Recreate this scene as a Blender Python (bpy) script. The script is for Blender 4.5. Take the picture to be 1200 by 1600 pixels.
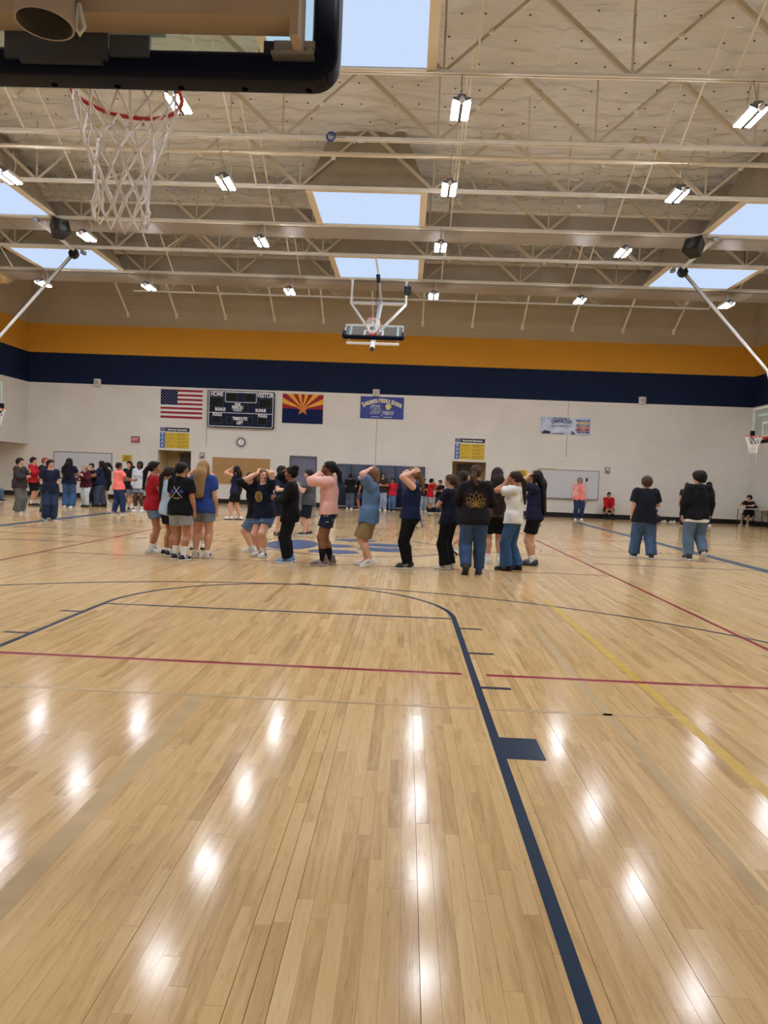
import bpy, bmesh, math, random
import numpy as np
from mathutils import Vector, Matrix

SC = bpy.context.scene
C = SC.collection
for o in list(bpy.data.objects):
    bpy.data.objects.remove(o)

# ------------------------------------------------------------------ camera
# court coordinates in metres: x right, y away from the near baseline, z up
CAM = Vector((1.26005, -1.46200, 1.40362))
YAW, PITCH, ROLL = -0.0290959, -0.0476573, 0.0391348
fwd = Vector((math.sin(YAW) * math.cos(PITCH), math.cos(YAW) * math.cos(PITCH), math.sin(PITCH)))
rgt = Vector((math.cos(YAW), -math.sin(YAW), 0))
upv = rgt.cross(fwd)
r2 = rgt * math.cos(ROLL) + upv * math.sin(ROLL)
u2 = upv * math.cos(ROLL) - rgt * math.sin(ROLL)
cd = bpy.data.cameras.new('camera')
cd.sensor_fit = 'VERTICAL'
cd.sensor_height = 24.0
cd.lens = 1117.63 / 1600 * 24.0
cd.clip_start = 0.05
cd.clip_end = 200
cam = bpy.data.objects.new('camera', cd)
M = Matrix((r2, u2, -fwd)).transposed().to_4x4()
M.translation = CAM
cam.matrix_world = M
C.objects.link(cam)
SC.camera = cam

# ------------------------------------------------------------------ world and exposure
w = bpy.data.worlds.new('world')
SC.world = w
w.use_nodes = True
bg = w.node_tree.nodes['Background']
bg.inputs[0].default_value = (0.62, 0.74, 1.0, 1)
bg.inputs[1].default_value = 1.0
SC.view_settings.view_transform = 'Standard'
SC.view_settings.look = 'None'
SC.view_settings.gamma = 1.0
SC.view_settings.use_curve_mapping = False
SC.view_settings.exposure = 0.0
LED_POWER = 232.0          # emission of the lamp tubes
SKY_PANEL = 0.97           # glow of the daylight diffusers

random.seed(7)
rng = np.random.default_rng(11)


# ------------------------------------------------------------------ helpers
def lin(c):
    c = c / 255.0
    return c / 12.92 if c <= 0.04045 else ((c + 0.055) / 1.055) ** 2.4


def rgb(r, g, b):
    return (lin(r), lin(g), lin(b), 1.0)


MATS = {}


def mat(name, col, rough=0.6, metal=0.0, spec=0.5, var=0.0, vscale=6.0, bump=0.0, bscale=40.0, emit=0.0, coat=0.0):
    if name in MATS:
        return MATS[name]
    m = bpy.data.materials.new(name)
    m.use_nodes = True
    nt = m.node_tree
    b = nt.nodes['Principled BSDF']
    c = rgb(*col)
    b.inputs['Base Color'].default_value = c
    b.inputs['Roughness'].default_value = rough
    b.inputs['Metallic'].default_value = metal
    b.inputs['Specular IOR Level'].default_value = spec
    if coat:
        b.inputs['Coat Weight'].default_value = coat
        b.inputs['Coat Roughness'].default_value = 0.1
    if emit:
        b.inputs['Emission Color'].default_value = c
        b.inputs['Emission Strength'].default_value = emit
    if var or bump:
        tc = nt.nodes.new('ShaderNodeTexCoord')
        if var:
            n = nt.nodes.new('ShaderNodeTexNoise')
            n.inputs['Scale'].default_value = vscale
            n.inputs['Detail'].default_value = 4
            nt.links.new(tc.outputs['Object'], n.inputs['Vector'])
            r = nt.nodes.new('ShaderNodeValToRGB')
            r.color_ramp.elements[0].position = 0.3
            r.color_ramp.elements[1].position = 0.7
            r.color_ramp.elements[0].color = tuple(max(0, x * (1 - var)) for x in c[:3]) + (1,)
            r.color_ramp.elements[1].color = tuple(min(1, x * (1 + var)) for x in c[:3]) + (1,)
            nt.links.new(n.outputs['Fac'], r.inputs['Fac'])
            nt.links.new(r.outputs['Color'], b.inputs['Base Color'])
        if bump:
            n2 = nt.nodes.new('ShaderNodeTexNoise')
            n2.inputs['Scale'].default_value = bscale
            n2.inputs['Detail'].default_value = 3
            nt.links.new(tc.outputs['Object'], n2.inputs['Vector'])
            bp = nt.nodes.new('ShaderNodeBump')
            bp.inputs['Strength'].default_value = bump
            bp.inputs['Distance'].default_value = 0.01
            nt.links.new(n2.outputs['Fac'], bp.inputs['Height'])
            nt.links.new(bp.outputs['Normal'], b.inputs['Normal'])
    MATS[name] = m
    return m


def emitter(name, col, strength):
    m = bpy.data.materials.new(name)
    m.use_nodes = True
    nt = m.node_tree
    nt.nodes.clear()
    e = nt.nodes.new('ShaderNodeEmission')
    e.inputs[0].default_value = rgb(*col)
    e.inputs[1].default_value = strength
    o = nt.nodes.new('ShaderNodeOutputMaterial')
    nt.links.new(e.outputs[0], o.inputs[0])
    MATS[name] = m
    return m


def glass_mat(name, tint):
    m = bpy.data.materials.new(name)
    m.use_nodes = True
    nt = m.node_tree
    nt.nodes.clear()
    t = nt.nodes.new('ShaderNodeBsdfTransparent')
    t.inputs[0].default_value = tint
    g = nt.nodes.new('ShaderNodeBsdfGlossy')
    g.inputs['Roughness'].default_value = 0.03
    f = nt.nodes.new('ShaderNodeFresnel')
    f.inputs[0].default_value = 1.45
    mx = nt.nodes.new('ShaderNodeMixShader')
    o = nt.nodes.new('ShaderNodeOutputMaterial')
    gg = nt.nodes.new('ShaderNodeNewGeometry')
    iv = nt.nodes.new('ShaderNodeMath')
    iv.operation = 'SUBTRACT'
    iv.inputs[0].default_value = 1.0
    nt.links.new(gg.outputs['Backfacing'], iv.inputs[1])
    ml = nt.nodes.new('ShaderNodeMath')
    ml.operation = 'MULTIPLY'
    nt.links.new(f.outputs[0], ml.inputs[0])
    nt.links.new(iv.outputs[0], ml.inputs[1])
    nt.links.new(ml.outputs[0], mx.inputs[0])
    nt.links.new(t.outputs[0], mx.inputs[1])
    nt.links.new(g.outputs[0], mx.inputs[2])
    nt.links.new(mx.outputs[0], o.inputs[0])
    MATS[name] = m
    return m


class MB:
    """collects polygons; build() makes ONE mesh object of them"""

    def __init__(s):
        s.v = []
        s.f = []
        s.mi = []

    def add(s, vs, fs, mi=0):
        n = len(s.v)
        s.v += [tuple(v) for v in vs]
        s.f += [tuple(i + n for i in f) for f in fs]
        s.mi += [mi] * len(fs)
        return s

    def box(s, lo, hi, mi=0):
        x0, y0, z0 = lo
        x1, y1, z1 = hi
        return s.add([(x0, y0, z0), (x1, y0, z0), (x1, y1, z0), (x0, y1, z0), (x0, y0, z1), (x1, y0, z1), (x1, y1, z1), (x0, y1, z1)],
                     [(0, 3, 2, 1), (4, 5, 6, 7), (0, 1, 5, 4), (1, 2, 6, 5), (2, 3, 7, 6), (3, 0, 4, 7)], mi)

    def cbox(s, c, size, mi=0):
        return s.box([c[i] - size[i] / 2 for i in range(3)], [c[i] + size[i] / 2 for i in range(3)], mi)

    def bar(s, a, b, w_, h_, up=(0, 0, 1), mi=0):
        a = Vector(a)
        b = Vector(b)
        d = (b - a).normalized()
        u = Vector(up)
        if abs(d.dot(u)) > 0.98:
            u = Vector((0, 1, 0))
        x = d.cross(u).normalized() * (w_ / 2)
        z = x.cross(d).normalized() * (h_ / 2)
        vs = [a - x - z, a + x - z, a + x + z, a - x + z, b - x - z, b + x - z, b + x + z, b - x + z]
        return s.add(vs, [(0, 3, 2, 1), (4, 5, 6, 7), (0, 1, 5, 4), (1, 2, 6, 5), (2, 3, 7, 6), (3, 0, 4, 7)], mi)

    def tube(s, pts, r, n=8, closed=False, mi=0, caps=True):
        pts = [Vector(p) for p in pts]
        m = len(pts)
        rs = r if isinstance(r, (list, tuple)) else [r] * m
        vs = []
        up = None
        for i, p in enumerate(pts):
            a = pts[i - 1] if (i > 0 or closed) else p
            b = pts[(i + 1) % m] if (i < m - 1 or closed) else p
            d = (b - a).normalized()
            if up is None:
                up = Vector((0, 0, 1)) if abs(d.z) < 0.9 else Vector((1, 0, 0))
            x = d.cross(up).normalized()
            up = x.cross(d).normalized()
            for k in range(n):
                t = 2 * math.pi * k / n
                vs.append(p + (x * math.cos(t) + up * math.sin(t)) * rs[i])
        fs = []
        for i in range(m if closed else m - 1):
            j = (i + 1) % m
            for k in range(n):
                l = (k + 1) % n
                fs.append((i * n + k, i * n + l, j * n + l, j * n + k))
        if not closed and caps:
            fs.append(tuple(range(n))[::-1])
            fs.append(tuple((m - 1) * n + k for k in range(n)))
        return s.add(vs, fs, mi)

    def lathe(s, prof, c=(0, 0, 0), axis='z', n=24, mi=0):
        vs = []
        for r, h in prof:
            for k in range(n):
                t = 2 * math.pi * k / n
                a, b = r * math.cos(t), r * math.sin(t)
                q = {'z': (a, b, h), 'y': (a, h, b), 'x': (h, a, b)}[axis]
                vs.append((q[0] + c[0], q[1] + c[1], q[2] + c[2]))
        fs = []
        for i in range(len(prof) - 1):
            for k in range(n):
                l = (k + 1) % n
                fs.append((i * n + k, i * n + l, (i + 1) * n + l, (i + 1) * n + k))
        fs.append(tuple(range(n))[::-1])
        fs.append(tuple((len(prof) - 1) * n + k for k in range(n)))
        return s.add(vs, fs, mi)

    def prism(s, poly, thick, fn, mi=0):
        """poly: 2D outline; fn(u, v, d) -> 3D"""
        n = len(poly)
        vs = [fn(u, v, 0) for u, v in poly] + [fn(u, v, thick) for u, v in poly]
        fs = [tuple(range(n))[::-1], tuple(range(n, 2 * n))] + [(i, (i + 1) % n, n + (i + 1) % n, n + i) for i in range(n)]
        return s.add(vs, fs, mi)

    def mesh(s, name, mats, smooth=False):
        me = bpy.data.meshes.new(name)
        me.from_pydata(s.v, [], s.f)
        if not isinstance(mats, (list, tuple)):
            mats = [mats]
        for m in mats:
            me.materials.append(m)
        if len(mats) > 1:
            me.polygons.foreach_set('material_index', s.mi)
        if smooth:
            me.polygons.foreach_set('use_smooth', [True] * len(s.f))
        me.update()
        return me

    def build(s, name, mats, parent=None, smooth=False, fixn=True):
        me = s.mesh(name, mats, smooth)
        if fixn:
            bm = bmesh.new()
            bm.from_mesh(me)
            bmesh.ops.recalc_face_normals(bm, faces=bm.faces)
            bm.to_mesh(me)
            bm.free()
        return put(name, me, parent)


def put(name, me, parent=None, loc=None):
    o = bpy.data.objects.new(name, me)
    C.objects.link(o)
    if parent is not None:
        o.parent = parent
    if loc is not None:
        o.location = loc
    return o


def tag(o, label=None, cat=None, group=None, kind=None):
    if label:
        o['label'] = label
    if cat:
        o['category'] = cat
    if group:
        o['group'] = group
    if kind:
        o['kind'] = kind
    return o


def thing(name, label, cat, loc=(0, 0, 0), rotz=0.0, group=None):
    o = bpy.data.objects.new(name, None)
    o.empty_display_size = 0.1
    C.objects.link(o)
    o.location = loc
    o.rotation_euler = (0, 0, rotz)
    return tag(o, label, cat, group)


def struct(name, loc=(0, 0, 0), label=None):
    o = bpy.data.objects.new(name, None)
    C.objects.link(o)
    o.location = loc
    return tag(o, label, None, None, 'structure')


def rel(parent, pts):
    q = parent.location
    return [(p[0] - q.x, p[1] - q.y, p[2] - q.z) for p in pts]


def text_mesh(body, size, extrude=0.002, bold=0.0, align='CENTER', shear=0.0, spacing=1.0):
    cu = bpy.data.curves.new('txt', 'FONT')
    cu.body = body
    cu.size = size
    cu.extrude = extrude
    cu.offset = bold
    cu.align_x = align
    cu.align_y = 'CENTER'
    cu.shear = shear
    cu.space_character = spacing
    cu.resolution_u = 3
    ob = bpy.data.objects.new('txt', cu)
    C.objects.link(ob)
    dg = bpy.context.evaluated_depsgraph_get()
    dg.update()
    me = bpy.data.meshes.new_from_object(ob.evaluated_get(dg))
    bpy.data.objects.remove(ob)
    bpy.data.curves.remove(cu)
    return me


def text(name, body, size, m, parent, x, y, z, **kw):
    """lettering that stands upright on a wall and is read from the -y side; optional sx = squeeze"""
    sx = kw.pop('sx', 1.0)
    rot = kw.pop('rot', 0.0)
    me = text_mesh(body, size, **kw)
    me.name = name
    me.materials.clear()
    me.materials.append(m)
    o = put(name, me, parent, (x, y, z))
    o.rotation_euler = (math.pi / 2, rot, 0)
    o.scale = (sx, 1, 1)
    return o


# ------------------------------------------------------------------ materials
def wood_material():
    m = bpy.data.materials.new('maple_plank')
    m.use_nodes = True
    nt = m.node_tree
    L = nt.links.new
    b = nt.nodes['Principled BSDF']
    geo = nt.nodes.new('ShaderNodeNewGeometry')
    at = nt.nodes.new('ShaderNodeAttribute')
    at.attribute_name = 'tone'
    # grain runs along y; each plank shifts the pattern by its own tone
    sep = nt.nodes.new('ShaderNodeSeparateXYZ')
    L(geo.outputs['Position'], sep.inputs[0])
    mulx = nt.nodes.new('ShaderNodeMath')
    mulx.operation = 'MULTIPLY'
    mulx.inputs[1].default_value = 26.0
    L(sep.outputs['X'], mulx.inputs[0])
    sh = nt.nodes.new('ShaderNodeMath')
    sh.operation = 'MULTIPLY_ADD'
    sh.inputs[1].default_value = 57.0
    L(at.outputs['Fac'], sh.inputs[0])
    L(sep.outputs['Y'], sh.inputs[2])
    muly = nt.nodes.new('ShaderNodeMath')
    muly.operation = 'MULTIPLY'
    muly.inputs[1].default_value = 2.2
    L(sh.outputs[0], muly.inputs[0])
    cmb = nt.nodes.new('ShaderNodeCombineXYZ')
    L(mulx.outputs[0], cmb.inputs['X'])
    L(muly.outputs[0], cmb.inputs['Y'])
    n1 = nt.nodes.new('ShaderNodeTexNoise')
    n1.inputs['Scale'].default_value = 1.0
    n1.inputs['Detail'].default_value = 6
    n1.inputs['Roughness'].default_value = 0.62
    n1.inputs['Distortion'].default_value = 0.8
    L(cmb.outputs[0], n1.inputs['Vector'])
    n2 = nt.nodes.new('ShaderNodeTexNoise')
    n2.inputs['Scale'].default_value = 5.0
    n2.inputs['Detail'].default_value = 5
    L(cmb.outputs[0], n2.inputs['Vector'])
    ramp = nt.nodes.new('ShaderNodeValToRGB')
    e = ramp.color_ramp.elements
    e[0].position = 0.0
    e[0].color = rgb(150, 118, 80)
    e[1].position = 1.0
    e[1].color = rgb(222, 194, 148)
    k = ramp.color_ramp.elements.new(0.5)
    k.color = rgb(202, 170, 122)
    mixf = nt.nodes.new('ShaderNodeMath')
    mixf.operation = 'MULTIPLY_ADD'
    mixf.inputs[1].default_value = 0.55
    L(at.outputs['Fac'], mixf.inputs[0])
    g1 = nt.nodes.new('ShaderNodeMath')
    g1.operation = 'MULTIPLY_ADD'
    g1.inputs[1].default_value = 0.85
    g1.inputs[2].default_value = -0.20
    L(n1.outputs['Fac'], g1.inputs[0])
    L(g1.outputs[0], mixf.inputs[2])
    L(mixf.outputs[0], ramp.inputs['Fac'])
    dk = nt.nodes.new('ShaderNodeMixRGB')
    dk.blend_type = 'MULTIPLY'
    L(ramp.outputs['Color'], dk.inputs[1])
    dk.inputs[2].default_value = (0.55, 0.45, 0.34, 1)
    st = nt.nodes.new('ShaderNodeValToRGB')
    st.color_ramp.elements[0].position = 0.60
    st.color_ramp.elements[1].position = 0.80
    st.color_ramp.elements[0].color = (0, 0, 0, 1)
    st.color_ramp.elements[1].color = (0.75, 0.75, 0.75, 1)
    L(n2.outputs['Fac'], st.inputs['Fac'])
    L(st.outputs['Color'], dk.inputs[0])
    L(dk.outputs['Color'], b.inputs['Base Color'])
    # worn varnish: roughness drifts, surface barely wavy
    n3 = nt.nodes.new('ShaderNodeTexNoise')
    n3.inputs['Scale'].default_value = 1.3
    n3.inputs['Detail'].default_value = 5
    L(geo.outputs['Position'], n3.inputs['Vector'])
    rr = nt.nodes.new('ShaderNodeMapRange')
    rr.inputs[3].default_value = 0.09
    rr.inputs[4].default_value = 0.18
    L(n3.outputs['Fac'], rr.inputs[0])
    L(rr.outputs[0], b.inputs['Roughness'])
    n4 = nt.nodes.new('ShaderNodeTexNoise')
    n4.inputs['Scale'].default_value = 14.0
    n4.inputs['Detail'].default_value = 3
    L(geo.outputs['Position'], n4.inputs['Vector'])
    bp = nt.nodes.new('ShaderNodeBump')
    bp.inputs['Strength'].default_value = 0.10
    bp.inputs['Distance'].default_value = 0.0012
    L(n4.outputs['Fac'], bp.inputs['Height'])
    L(bp.outputs['Normal'], b.inputs['Normal'])
    b.inputs['Specular IOR Level'].default_value = 0.11
    return m


def block_material(name, col, rough=0.75):
    """painted concrete block: faint joints in relief, slightly uneven paint"""
    m = bpy.data.materials.new(name)
    m.use_nodes = True
    nt = m.node_tree
    L = nt.links.new
    b = nt.nodes['Principled BSDF']
    geo = nt.nodes.new('ShaderNodeNewGeometry')
    sep = nt.nodes.new('ShaderNodeSeparateXYZ')
    L(geo.outputs['Position'], sep.inputs[0])
    ad = nt.nodes.new('ShaderNodeMath')
    ad.operation = 'ADD'
    L(sep.outputs['X'], ad.inputs[0])
    L(sep.outputs['Y'], ad.inputs[1])
    cmb = nt.nodes.new('ShaderNodeCombineXYZ')
    L(ad.outputs[0], cmb.inputs['X'])
    L(sep.outputs['Z'], cmb.inputs['Y'])
    br = nt.nodes.new('ShaderNodeTexBrick')
    br.inputs['Scale'].default_value = 1.0
    br.inputs['Brick Width'].default_value = 0.406
    br.inputs['Row Height'].default_value = 0.203
    br.inputs['Mortar Size'].default_value = 0.007
    br.inputs['Mortar Smooth'].default_value = 0.4
    br.inputs['Color1'].default_value = (1, 1, 1, 1)
    br.inputs['Color2'].default_value = (1, 1, 1, 1)
    br.inputs['Mortar'].default_value = (0, 0, 0, 1)
    L(cmb.outputs[0], br.inputs['Vector'])
    n = nt.nodes.new('ShaderNodeTexNoise')
    n.inputs['Scale'].default_value = 0.7
    n.inputs['Detail'].default_value = 5
    L(geo.outputs['Position'], n.inputs['Vector'])
    r = nt.nodes.new('ShaderNodeValToRGB')
    c = rgb(*col)
    r.color_ramp.elements[0].position = 0.3
    r.color_ramp.elements[1].position = 0.75
    r.color_ramp.elements[0].color = tuple(x * 0.94 for x in c[:3]) + (1,)
    r.color_ramp.elements[1].color = tuple(min(1, x * 1.04) for x in c[:3]) + (1,)
    L(n.outputs['Fac'], r.inputs['Fac'])
    mx = nt.nodes.new('ShaderNodeMixRGB')
    mx.blend_type = 'MULTIPLY'
    mx.inputs[0].default_value = 0.10
    L(r.outputs['Color'], mx.inputs[1])
    L(br.outputs['Color'], mx.inputs[2])
    L(mx.outputs['Color'], b.inputs['Base Color'])
    bp = nt.nodes.new('ShaderNodeBump')
    bp.inputs['Strength'].default_value = 0.35
    bp.inputs['Distance'].default_value = 0.006
    L(br.outputs['Color'], bp.inputs['Height'])
    L(bp.outputs['Normal'], b.inputs['Normal'])
    b.inputs['Roughness'].default_value = rough
    b.inputs['Specular IOR Level'].default_value = 0.2
    MATS[name] = m
    return m


def foil_material():
    """white-faced roof insulation: glossy, wrinkled vinyl"""
    m = bpy.data.materials.new('insulation_vinyl')
    m.use_nodes = True
    nt = m.node_tree
    L = nt.links.new
    b = nt.nodes['Principled BSDF']
    b.inputs['Base Color'].default_value = rgb(216, 216, 214)
    b.inputs['Roughness'].default_value = 0.24
    geo = nt.nodes.new('ShaderNodeNewGeometry')
    mp = nt.nodes.new('ShaderNodeMapping')
    mp.inputs['Scale'].default_value = (0.55, 1.7, 1)
    L(geo.outputs['Position'], mp.inputs['Vector'])
    n = nt.nodes.new('ShaderNodeTexNoise')
    n.inputs['Scale'].default_value = 1.5
    n.inputs['Detail'].default_value = 2.5
    n.inputs['Roughness'].default_value = 0.45
    n.inputs['Distortion'].default_value = 0.9
    L(mp.outputs[0], n.inputs['Vector'])
    bp = nt.nodes.new('ShaderNodeBump')
    vo = nt.nodes.new('ShaderNodeTexVoronoi')
    vo.inputs['Scale'].default_value = 1.7
    vo.distance = 'EUCLIDEAN'
    L(geo.outputs['Position'], vo.inputs['Vector'])
    n5 = nt.nodes.new('ShaderNodeTexNoise')
    n5.inputs['Scale'].default_value = 4.2
    n5.inputs['Detail'].default_value = 3
    n5.inputs['Distortion'].default_value = 2.2
    L(mp.outputs[0], n5.inputs['Vector'])
    m5 = nt.nodes.new('ShaderNodeMath')
    m5.operation = 'MULTIPLY_ADD'
    m5.inputs[1].default_value = 0.09
    L(n5.outputs['Fac'], m5.inputs[0])
    L(n.outputs['Fac'], m5.inputs[2])
    m6 = nt.nodes.new('ShaderNodeMath')
    m6.operation = 'MULTIPLY_ADD'
    m6.inputs[1].default_value = -0.30
    L(vo.outputs['Distance'], m6.inputs[0])
    L(m5.outputs[0], m6.inputs[2])
    bp.inputs['Strength'].default_value = 0.8
    bp.inputs['Distance'].default_value = 0.17
    L(m6.outputs[0], bp.inputs['Height'])
    L(bp.outputs['Normal'], b.inputs['Normal'])
    return m


M_PLANK = wood_material()
M_GAP = mat('floor_joint', (70, 52, 34), 0.7)
M_BEIGE = block_material('block_beige', (223, 219, 212))
M_ORANGE = block_material('block_orange', (208, 148, 48))
M_NAVY = block_material('block_navy', (15, 29, 58))
M_UPPER = block_material('block_beige_shaded', (186, 172, 150))  # beige darkened: the weaker light above the lamps is put into the colour
M_TAUPE = mat('wall_taupe', (150, 138, 128), 0.8, var=0.05, vscale=0.8)
M_FOIL = foil_material()
M_STEEL = mat('tan_steel', (234, 230, 219), 0.45, var=0.06, vscale=2.0)
M_WELL = mat('well_drywall', (146, 134, 112), 0.8, var=0.10, vscale=2.5)
M_TRIM = mat('cream_trim', (220, 204, 172), 0.5)
M_DUCT = mat('duct_paint', (162, 153, 141), 0.32, var=0.05, vscale=1.0)
M_LED = emitter('led_tube', (244, 248, 255), LED_POWER)
M_DIFF = emitter('skylight_diffuser', (205, 224, 255), SKY_PANEL)
M_WHITE = mat('white_enamel', (228, 228, 226), 0.35, var=0.02)
M_CHROME = mat('galvanised', (170, 170, 168), 0.35, 0.8)
M_BLACK = mat('black_plastic', (22, 22, 24), 0.45)
M_PAD = mat('navy_padding', (8, 14, 34), 0.5, spec=.12, bump=0.15, bscale=8)
M_RIM = mat('rim_red', (176, 32, 34), 0.4)
M_RIMO = mat('rim_orange', (206, 72, 50), 0.4)
M_NET = mat('net_cord', (244, 240, 238), 0.8, bump=0.3, bscale=90)
M_GLASS = glass_mat('board_glass', (0.86, 0.93, 0.91, 1))
M_BASE = mat('baseboard_black', (16, 16, 18), 0.4)
M_LNAVY = mat('line_navy', (26, 45, 70), 0.28, spec=.08, var=0.08, vscale=9)
M_LBLUE = mat('line_slate', (66, 82, 104), 0.28, spec=.08, var=0.08, vscale=5)
M_LRED = mat('line_red', (132, 22, 42), 0.28, spec=.08, var=0.08, vscale=9)
M_LPINK = mat('line_red_edge', (214, 140, 130), 0.18)
M_LYEL = mat('line_yellow', (198, 164, 76), 0.28, spec=.08, var=0.16, vscale=7)
M_LGHOST = mat('line_ghost', (180, 154, 112), 0.28, spec=.08, var=0.08, vscale=6)
M_PAW = mat('paw_blue', (58, 82, 120), 0.28, spec=.08, var=0.06, vscale=4)

# ------------------------------------------------------------------ room dimensions
XL, XR = -15.58, 16.0
YN, YF = -4.6, 29.9
JY = lambda i: 11.447 + 2.438 * i
JZ = lambda i: 8.514 - 0.0552 * i
roofz = lambda y: 9.84 - (y - 16.32) * 0.02264

# ------------------------------------------------------------------ floor
floor = MB().box((XL - 4, YN, -0.14), (XR, YF, -0.012)).build('floor', M_GAP)
tag(floor, 'glossy maple strip gym floor with painted court lines', None, None, 'structure')


def plank_arrays():
    W = 0.0572
    P = []
    nx = int((XR - XL + 4) / W)
    for i in range(nx):
        x0 = XL - 4 + i * W
        y = YN + random.uniform(-0.9, 0)
        gap = random.choice((0.0003, 0.0003, 0.0004, 0.0005, 0.0016))
        while y < YF:
            L = random.choice((0.35, 0.5, 0.62, 0.75, 0.9, 1.1, 1.4)) * random.uniform(0.85, 1.15)
            P.append((x0 + gap, x0 + W - 0.0003, max(y, YN), min(y + L - 0.0008, YF - 0.001), random.gauss(0.5, 0.16),
                      random.uniform(-1, 1) * 0.00022, random.uniform(-1, 1) * 0.00022))
            y += L
    return [p for p in P if p[3] - p[2] > 0.03]


def plank_mesh(name, P):
    a = np.array(P)
    n = len(a)
    c = 0.0006
    x0, x1, y0, y1 = a[:, 0], a[:, 1], a[:, 2], a[:, 3]
    zl = a[:, 5]
    zr = a[:, 6]
    V = np.zeros((n, 8, 3))
    for k, (xx, yy, zz) in enumerate([(x0, y0, -0.010), (x1, y0, -0.010), (x1, y1, -0.010), (x0, y1, -0.010),
                                      (x0, y0, zl), (x1, y0, zr), (x1, y1, zr), (x0, y1, zl)]):
        V[:, k, 0] = xx
        V[:, k, 1] = yy
        V[:, k, 2] = zz
    Q = np.array([[4, 5, 6, 7], [0, 1, 5, 4], [1, 2, 6, 5], [2, 3, 7, 6], [3, 0, 4, 7]])
    Fc = (np.arange(n)[:, None, None] * 8 + Q[None]).reshape(-1, 4)
    me = bpy.data.meshes.new(name)
    me.vertices.add(n * 8)
    me.vertices.foreach_set('co', V.ravel())
    me.loops.add(len(Fc) * 4)
    me.loops.foreach_set('vertex_index', Fc.ravel().astype(np.int32))
    me.polygons.add(len(Fc))
    me.polygons.foreach_set('loop_start', np.arange(len(Fc), dtype=np.int32) * 4)
    me.polygons.foreach_set('use_smooth', np.zeros(len(Fc), dtype=bool))
    me.update(calc_edges=True)
    at = me.attributes.new('tone', 'FLOAT', 'POINT')
    at.data.foreach_set('value', np.repeat(np.clip(a[:, 4], 0.02, 0.98), 8).astype(np.float32))
    me.materials.append(M_PLANK)
    return me


PL = plank_arrays()


def in_view(p):
    cx, cy = (p[0] + p[1]) / 2, (p[2] + p[3]) / 2
    d = Vector((cx, cy, 0)) - CAM
    f_ = d.dot(fwd)
    if f_ < 0.5:
        return None
    u = 600 + 1117.6 * d.dot(r2) / f_
    v = 800 - 1117.6 * d.dot(u2) / f_
    if -20 < u < 1220 and 0 < v < 1630:
        return f_ * f_ * f_ / (p[3] - p[2])
    return None


order = sorted((q for q in ((in_view(p), k) for k, p in enumerate(PL)) if q[0] is not None))
near_ids = set(k for _, k in order[:300])
fm = put('plank_field', plank_mesh('plank_field', [p for k, p in enumerate(PL) if k not in near_ids]), floor)
tag(fm, None, None, None, 'stuff')
for k in sorted(near_ids):
    put('plank', plank_mesh('plank', [PL[k]]), floor)

# painted lines: thin coats of paint lying on the planks
ZP = 0.0012


def paint(name, poly, m, z=ZP, label=None):
    me = bpy.data.meshes.new(name)
    n = len(poly)
    vs = [(x, y, z - 0.0002) for x, y in poly] + [(x, y, z) for x, y in poly]
    me.from_pydata(vs, [], [tuple(range(n, 2 * n))] + [(i, (i + 1) % n, n + (i + 1) % n, n + i) for i in range(n)])
    me.materials.append(m)
    o = put(name, me, floor)
    if label:
        o['label'] = label
    return o


def pline(name, x0, x1, y0, y1, m, z=ZP, label=None):
    return paint(name, [(x0, y0), (x1, y0), (x1, y1), (x0, y1)], m, z, label)


def parc(name, cx, cy, r, w_, a0, a1, m, n=48, z=ZP, label=None):
    mb = MB()
    for k in range(n):
        t0 = a0 + (a1 - a0) * k / n
        t1 = a0 + (a1 - a0) * (k + 1) / n
        q = [(cx + rr * math.cos(t), cy + rr * math.sin(t), z) for rr, t in ((r - w_, t0), (r, t0), (r, t1), (r - w_, t1))]
        mb.add(q, [(0, 1, 2, 3)])
    o = mb.build(name, m, floor, fixn=False)
    if label:
        o['label'] = label
    return o


ft = 0.3048
for fy in (lambda y: y, lambda y: 25.6 - y):
    y19 = 19 * ft
    near = fy(1) == 1
    for s in (-1, 1):
        def yy(a, b):
            return (min(fy(a), fy(b)), max(fy(a), fy(b)))
        a, b = sorted((s * 1.829, s * 1.778))
        pline('lane_line', a, b, *yy(0, y19), M_LNAVY)
        for yh in (11.0, 14.17, 17.33):
            a, b = sorted((s * 1.829, s * 2.032))
            pline('lane_hash_mark', a, b, *yy(yh * ft, yh * ft + 0.05), M_LNAVY)
        a, b = sorted((s * 1.829, s * 2.032))
        pline('lane_block', a, b, *yy(7 * ft, 8 * ft), M_LNAVY)
        a, b = sorted((s * 6.02, s * 5.97))
        pline('three_point_line', a, b, *yy(0, 1.6), M_LNAVY, ZP - .00005)
    pline('free_throw_line', -1.778, 1.778, *yy(y19 - 0.05, y19), M_LNAVY)
    sg = 1 if near else -1
    parc('free_throw_arc', 0, fy(y19), 1.829, 0.05, sg * 0.0, sg * math.pi, M_LNAVY)
    parc('three_point_arc', 0, fy(1.6), 6.02, 0.05, sg * 0.0, sg * math.pi, M_LNAVY, 96)
    pline('base_line', -7.75, 7.75, *yy(-0.1, 0), M_LBLUE)
    # volleyball end line, broken either side of the lane lines
    if near:
        for x0, x1 in ((-4.58, -1.90), (-1.72, 1.72), (1.90, 4.58)):
            pline('volleyball_end_line', x0, x1, 3.675, 3.725, M_LRED, ZP + .00006)
            pline('line_edge', x0, x1, 3.665, 3.675, M_LPINK, ZP + .00006)
    else:
        pline('volleyball_end_line', -4.58, 4.58, 21.87, 21.92, M_LRED)
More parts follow.
